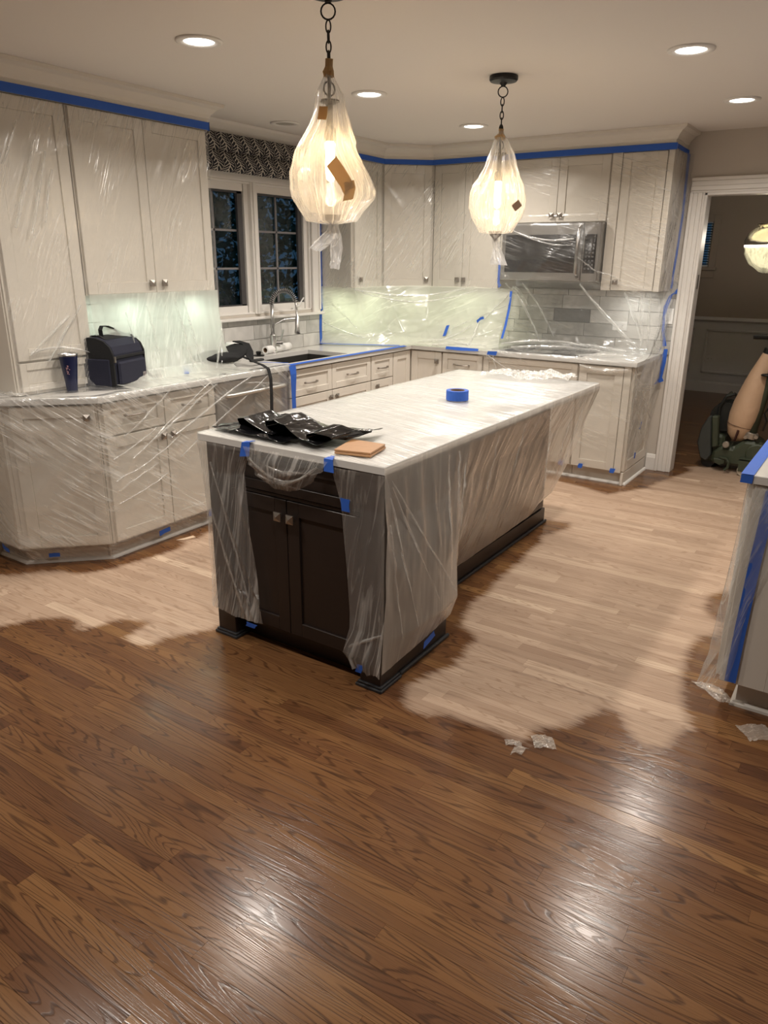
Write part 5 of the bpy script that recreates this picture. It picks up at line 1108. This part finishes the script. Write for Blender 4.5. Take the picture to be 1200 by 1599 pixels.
# curled folds on top
def curl(label, xs_, ys_, zs_, seed, dx=.0):
    rows = []
    for xk, yk, zk in zip(xs_, ys_, zs_): rows.append([(xk, yk, zk), (xk+.03, yk+.13, zk+.012), (xk+dx, yk+.26, CH+.022)])
    P = Patches(); P.patch(rows, 60, 70, amp=.006, fu=9, fv=8, seed=seed, sm=1); o = obj('black_plastic_bag', P.mb, BLKBAG, smooth=True, uv=P.uv, solid=.0012); tag(o, label, 'plastic bag')
zz = CH+.02
curl('rolled fold of black plastic bag at the back left of the island end', [1.83,1.80,1.80,1.84,1.90,1.96,2.00], [1.70,1.69,1.68,1.67,1.66,1.66,1.66], [zz+.01,zz+.020,zz+.038,zz+.048,zz+.030,zz+.010,zz], 5)
curl('large glossy wave of black plastic bag on the island end', [1.99,1.965,1.97,2.02,2.08,2.15,2.20,2.24], [1.675,1.67,1.66,1.65,1.645,1.64,1.64,1.64], [zz+.012,zz+.028,zz+.055,zz+.066,zz+.050,zz+.018,zz+.004,zz], 6)
curl('pointed flap of black plastic bag beside the wood samples', [2.215,2.19,2.20,2.23,2.27,2.285], [1.65,1.64,1.63,1.64,1.68,1.76], [zz+.008,zz+.022,zz+.040,zz+.044,zz+.024,zz+.004], 7)
# tumbler
t = thing('tumbler', 'navy travel tumbler with steel rim and a small flower print beside the lunch bag', 'tumbler', (.392, 1.880, CH))
tx, ty = .392, 1.880; zc = CH+.006
m = MB().lathe([(0,0),(.026,0),(.028,.004),(.031,.05),(.046,.180),(.0465,.183)], (tx,ty,zc), 36); obj('cup', m, NAVYM, t, smooth=True)
obj('rim', MB().lathe([(.0465,.183),(.0475,.197),(.0445,.197),(.043,.180),(.036,.10)], (tx,ty,zc), 36), STEEL, t, smooth=True)
cup_dir = Vector((CAM[0]-tx, CAM[1]-ty)).normalized(); m = MB(); rr = random.Random(5)
for k in range(46):
    du, dv = rr.uniform(-1,1), rr.uniform(-1,1)
    if abs(du)+abs(dv) > 1: continue
    a = math.atan2(cup_dir.y, cup_dir.x)-.25+du*.36; z = .118+dv*.034; r0 = .031+(.046-.031)*(z-.05)/.13+.0012; s = .0028
    px_, py_ = tx+r0*math.cos(a), ty+r0*math.sin(a); tx_, ty_ = -math.sin(a)*s, math.cos(a)*s
    m.add([(px_-tx_,py_-ty_,zc+z),(px_,py_,zc+z-s),(px_+tx_,py_+ty_,zc+z),(px_,py_,zc+z+s)], [(0,1,2,3)])
obj('flower_print', m, M('flower_print_colour', (.45,.25,.25), .6, var=.7, vscale=120), t)
# lunch bag
t = thing('lunch_bag', 'navy and black zip lunch bag with top handle on the left worktop', 'bag', (.38, 2.22, CH))
LB = frame((.262, 2.075, CH+.004), (.94,.34), (-.34,.94))   # placeholder axes, re-based below
ux = Vector((-.30,.954)); vx = Vector((-.954,-.30))          # ux along the front width, vx towards the wall
O_ = Vector((.487, 2.085))
LBf = lambda a, n, z: (O_.x+ux.x*a+vx.x*n, O_.y+ux.y*a+vx.y*n, CH+.005+z)
W_, D_ = .285, .205
def bag_profile(a, inset=0, grow=0):
    pts = [(-grow,0),(-grow,.175),(.015,.215),(.05,.245),(.10,.262),(.15,.262),(.185,.245),(.205+grow,.20),(.205+grow,0)]
    return pts
m = MB(LBf); pr = bag_profile(0)
m.extr([(n, z) for n, z in pr], 0, W_); obj('body', m, NAVY, t, bevel=.012)
m = MB(LBf); m.extr([(n, z) for n, z in bag_profile(0, grow=.003)], -.006, .006); obj('side_gusset', m, BLKF, t, bevel=.002)
m = MB(LBf); m.extr([(n, z) for n, z in bag_profile(0, grow=.003)], W_-.006, W_+.006); obj('side_gusset', m, BLKF, t, bevel=.002)
obj('side_pocket', MB(LBf).box(-.014,-.004,.02,.185,.005,.15), NAVY, t, bevel=.006)
obj('front_pocket', MB(LBf).box(.02,W_-.012,-.020,.0,.008,.135), NAVY, t, bevel=.012)
obj('zip', MB(LBf).box(.0,W_,-.006,.002,.150,.166), BLKF, t, bevel=.002)
obj('zip_pull', MB(LBf).box(-.004,.004,-.014,-.006,.135,.165), NICK, t)
lbl = obj('logo_patch', MB(LBf).box(W_-.055,W_-.030,-.0225,-.0200,.018,.056), M('grey_patch', (.28,.25,.24), .7), t)
m = MB(LBf); a_, z0_ = W_-.0425, .038
m.tube([(a_+.005,-.0232,z0_+.010),(a_-.003,-.0232,z0_+.010),(a_-.008,-.0232,z0_),(a_-.003,-.0232,z0_-.010),(a_+.005,-.0232,z0_-.010)], .0013, 5); obj('emblem', m, BLKF, lbl)
m = MB(LBf); m.extr([(n, z) for n, z in [(.06,.250),(.10,.266),(.15,.266),(.18,.250),(.15,.270),(.10,.270)]], .03, W_-.03); obj('top_panel', m, BLKF, t)
def strap(pts, w, th, parent, name='strap', mat=BLKF, tf=IDT):
    m = MB(tf); n = len(pts); vs = []
    for i, p in enumerate(pts):
        p0 = Vector(pts[max(0,i-1)][:3]); p1 = Vector(pts[min(n-1,i+1)][:3]); d = (p1-p0).normalized(); wv = Vector(w[i] if isinstance(w, list) else w); nv_ = d.cross(wv).normalized()*th; c = Vector(p)
        vs += [tuple(c+wv+nv_), tuple(c-wv+nv_), tuple(c-wv-nv_), tuple(c+wv-nv_)]
    fs = [(0,1,2,3), tuple(4*(n-1)+k for k in (3,2,1,0))]
    for i in range(n-1):
        for k in range(4): fs.append((4*i+k, 4*i+4+k, 4*i+4+(k+1)%4, 4*i+(k+1)%4))
    m.add(vs, fs); return obj(name, m, mat, parent, bevel=.001)
strap([(.055,.10,.262),(.050,.10,.300),(.065,.10,.318),(.11,.10,.315),(.17,.10,.295),(.225,.10,.272),(.24,.10,.262)], (0,.012,0), .003, t, 'handle', tf=LBf)
strap([(.26,.06,.262),(W_+.01,.05,.20),(W_+.02,.04,.12),(W_+.035,.02,.05),(W_+.05,.0,.015),(W_+.075,-.02,.008),(W_+.12,-.005,.010)], (0,.013,.004), .003, t, 'shoulder_strap', tf=LBf)
obj('strap_pad', MB(LBf).box(W_+.030,W_+.105,-.045,-.012,.0,.026), BLKF, t, bevel=.010)
# black backpack/garment bundle
t = thing('black_bag', 'slumped black bag with a long hanging strap on the worktop left of the sink', 'bag', (.30, 3.12, CH))
m = MB(); nU, nV = 56, 30; cx, cyb = .335, 3.02; vs = []
for i in range(nV+1):
    ph = math.pi*i/nV
    for k in range(nU):
        th = 2*math.pi*k/nU; X = math.sin(ph)*math.cos(th); Y = math.sin(ph)*math.sin(th); Z = math.cos(ph)
        lump = .95+.10*float(vn(X*2+5, Y*2+Z*2))+.06*float(ridge(X*4+Z*2, Y*5)); top = .092+.075*max(0, Y)**2
        vs.append((cx+X*.125*lump, cyb+Y*.205*lump, CH+.008+max(0, (Z*.5+.5))**.6*top*lump))
fs = [(i*nU+k, i*nU+(k+1)%nU, (i+1)*nU+(k+1)%nU, (i+1)*nU+k) for i in range(nV) for k in range(nU)]
m.add(vs, fs); obj('body', m, BLKF, t, smooth=True)
strap([(.30,3.20,CH+.150),(.37,3.22,CH+.135),(.43,3.19,CH+.09),(.47,3.15,CH+.050)], (.010,.024,0), .004, t, 'flap')
obj('buckle', MB().box(.455,.490,3.15,3.27,CH+.028,CH+.044), RUB, t, bevel=.006)
strap([(.43,3.16,CH+.075),(.50,3.14,CH+.040),(.600,3.125,CH+.024),(.660,3.115,CH+.006),(.686,3.105,CH-.05),(.692,3.100,CH-.15),(.692,3.095,CH-.28),(.690,3.090,CH-.45)], (0,.014,0), .0022, t, 'strap')
strap([(.40,3.10,CH+.08),(.46,3.13,CH+.055),(.49,3.17,CH+.035)], (.010,.012,0), .003, t, 'strap_pad')
t = thing('paper_roll', 'white roll showing behind the black bag', 'roll', (.17, 3.30, CH)); obj('roll', MB().lathe([(0,0),(.05,0),(.052,.004),(.052,.115),(.045,.125),(0,.125)], (.17,3.30,CH+.002), 24), PAPER, t, smooth=True)

# scraps on the floor
SCR = film('film_scrap', .30, .5, .3, 10, 30, .35, .6, (.95,.90,.82), .12, .4)
def scrap(label, poly, seed, mat=SCR):
    P = Patches(); a, b, c, d = [(x_, y_, .002) for x_, y_ in poly]; mid = lambda p, q: tuple((p[i]+q[i])/2+(0,0,.006)[i] for i in range(3))
    P.patch([[a, mid(a,b), b], [mid(a,d), tuple((mid(a,b)[i]+mid(d,c)[i])/2 for i in range(3)), mid(b,c)], [d, mid(d,c), c]], 24, 24, amp=.006, fu=50, fv=30, seed=seed)
    o = obj('plastic_scrap', P.mb, mat, smooth=True, uv=P.uv); tag(o, label, 'plastic scrap')
scrap('square clear plastic scrap at the edge of the bare wood in front', [(3.150,1.680),(3.215,1.715),(3.255,1.655),(3.190,1.620)], 1)
scrap('torn clear plastic scrap left of the square one, upper flake', [(3.085,1.600),(3.140,1.625),(3.150,1.600),(3.100,1.580)], 2)
scrap('torn clear plastic scrap left of the square one, lower flake', [(3.130,1.585),(3.175,1.610),(3.165,1.560),(3.135,1.540)], 3)
scrap('long clear plastic scrap beside the peninsula foot', [(3.540,2.375),(3.640,2.395),(3.720,2.29),(3.66,2.285)], 4)
scrap('clear plastic scrap on the stained floor at the right edge', [(3.740,2.150),(3.830,2.22),(3.875,2.14),(3.800,2.085)], 5)
PCH = M('paper_flake', (.60,.45,.32), .8)
def flake(label, pts):
    m = MB().prism(pts, .001, .003); tag(obj('paper_flake', m, PCH), label, 'paper scrap')
flake('small torn beige flake on the floor by the left base cabinets, nearer one', [(.640,2.27),(.675,2.30),(.70,2.37),(.665,2.38),(.655,2.33)])
flake('small torn beige flake on the floor by the left base cabinets, next to the island', [(.660,2.56),(.70,2.58),(.735,2.66),(.700,2.68),(.665,2.63)])
flake('beige wood chip lying on the long plastic scrap', [(3.590,2.385),(3.650,2.375),(3.668,2.345),(3.610,2.352)])

# ================================================================== FLOOR SANDER
t = thing('floor_sander', 'old olive drum floor sander with a beige dust bag in the dining doorway', 'floor sander', (3.05, 5.95, 0))
def XZ(y0, y1, poly):          # polygon in x,z extruded along y
    m = MB(lambda a, b, c: (a, c, b)); m.prism(poly, y0, y1); return m
obj('belt_cover', XZ(5.80, 5.86, [(2.812,.21),(2.826,.33),(2.868,.425),(2.893,.435),(2.93,.12),(2.90,.07),(2.85,.09)]), M('belt_cover_paint', (.035,.040,.037), .45, var=.3, vscale=9), t, bevel=.008)
obj('side_guard', XZ(5.785, 5.86, [(2.896,.437),(2.945,.440),(2.972,.20),(2.930,.185)]), OLIVE, t, bevel=.008)
obj('drum_housing', XZ(5.862, 6.17, [(2.84,.05),(2.83,.20),(2.88,.28),(3.00,.28),(3.03,.05)]), OLIVE, t, bevel=.02)
obj('drum', MB().tube([(2.90,5.88,.055),(2.90,6.15,.055)], .053, 18), RUB, t)
obj('chassis', XZ(5.80, 6.08, [(2.935,.055),(2.935,.165),(3.00,.20),(3.08,.20),(3.15,.27),(3.25,.27),(3.32,.17),(3.34,.06)]), OLIVE, t, bevel=.022)
obj('fan_housing', MB().tube([(3.26,5.79,.17),(3.26,5.90,.17)], .085, 22), OLIVE, t, bevel=.01)
obj('motor', MB().tube([(2.975,5.92,.42),(2.975,6.12,.42)], .105, 22), DARKM, t, bevel=.01)
for k in range(6): obj('cooling_fin', MB().tube([(2.975,5.915+k*.035,.42),(2.975,5.922+k*.035,.42)], .115, 22), DARKM, t)
obj('frame_rail', MB().tube([(2.925,5.90,.42),(2.925,5.90,.50),(2.965,5.90,.585),(3.02,5.90,.61),(3.05,5.94,.58)], .012, 8), DARKM, t)
obj('frame_rail', MB().tube([(2.965,5.90,.585),(2.965,6.10,.585)], .012, 8), DARKM, t)
WST = M('worn_steel', (.38,.34,.29), .4, .8, var=.3, vscale=30)
obj('clamp', MB().tube([(3.185,5.85,.285),(3.195,5.85,.335)], .050, 16), WST, t, bevel=.004)
obj('clamp_bolt', MB().tube([(3.16,5.79,.30),(3.16,5.83,.30)], .014, 8), WST, t); obj('clamp_bolt', MB().tube([(3.235,5.79,.31),(3.235,5.83,.31)], .014, 8), WST, t)
obj('handle_tube', MB().tube([(3.195,5.85,.32),(3.250,5.86,.75),(3.290,5.87,1.05)], .032, 14), OLIVE, t, smooth=True)
obj('handle_bar', MB().tube([(3.10,5.80,1.06),(3.29,5.87,1.06),(3.46,5.96,1.06)], .016, 10), BLK, t)
obj('lever', MB().lathe([(0,.0),(.035,.004),(.045,.012),(.035,.020),(0,.024)], (3.235,5.80,.775), 18), BLK, t, smooth=True)
obj('power_cord', MB().tube([(3.27,5.82,.36),(3.285,5.80,.44),(3.262,5.80,.50),(3.295,5.79,.56),(3.280,5.80,.64),(3.30,5.82,.75)], .007, 8), BLK, t)
wh = obj('wheel', MB().tube([(3.19,5.745,.046),(3.19,5.79,.046)], .046, 22), M('wheel_cream', (.42,.36,.28), .6), t)
obj('axle', MB().tube([(3.19,5.74,.046),(3.19,5.80,.046)], .012, 10), DARKM, wh)
obj('fork', MB().box(3.150,3.232,5.735,5.743,.04,.135).box(3.150,3.232,5.795,5.803,.04,.135).box(3.150,3.232,5.735,5.803,.127,.137), OLIVE, t)
obj('wheel', MB().tube([(3.19,6.07,.046),(3.19,6.11,.046)], .046, 22), M('wheel_cream', (.42,.36,.28), .6), t)
obj('hook', MB().tube([(3.00,5.79,.115),(3.06,5.765,.115),(3.075,5.76,.095),(3.072,5.76,.05),(3.050,5.76,.025)], .011, 8), OLIVE, t)
obj('drip_plate', XZ(5.775, 5.80, [(2.955,.105),(2.97,.07),(3.01,.055),(3.04,.075),(3.045,.105)]), OLIVE, t, bevel=.004)
obj('knob', MB().tube([(3.032,5.80,.225),(3.032,5.765,.228)], .026, 16), WST, t, bevel=.004)
ax0, ax1 = Vector((3.085,5.90,.245)), Vector((3.215,5.90,.965))
prof = [(0,.0),(.045,.008),(.080,.045),(.104,.11),(.118,.20),(.118,.29),(.108,.38),(.096,.47),(.080,.55),(.062,.62),(.046,.68),(.034,.725),(.0,.73)]
axn = (ax1-ax0).normalized(); e1 = axn.cross(Vector((0,1,0))).normalized(); e2 = axn.cross(e1)
o = obj('dust_bag', MB().lathe(prof, tuple(ax0), 48, wob=lambda th, v: .035*math.sin(th*3+v*7)+.012*math.sin(th*2+v*70), axis=(axn,e1,e2)), BAGC, t, smooth=True)
obj('bag_seam', MB().tube([tuple(ax0+axn*.13+(e1*math.cos(a)+e2*math.sin(a))*.111) for a in np.linspace(0, 2*math.pi, 25)[:-1]]+[tuple(ax0+axn*.13+e1*.111)], .0025, 6), M('seam_brown', (.10,.05,.03), .8), o)
sd_ = (Vector(CAM)-ax0); sd_ = (sd_-axn*sd_.dot(axn)).normalized(); sr_ = axn.cross(sd_)
obj('bag_strap', MB().tube([tuple(ax0+axn*q+sd_*r_-sr_*.012) for q, r_ in ((.006,.045),(.03,.078),(.07,.098),(.105,.109))], .009, 6), M('strap_brown', (.06,.02,.015), .7), o)
obj('bag_collar', MB().tube([tuple(ax0+axn*.70), tuple(ax0+axn*.74)], .042, 18), DARKM, t)
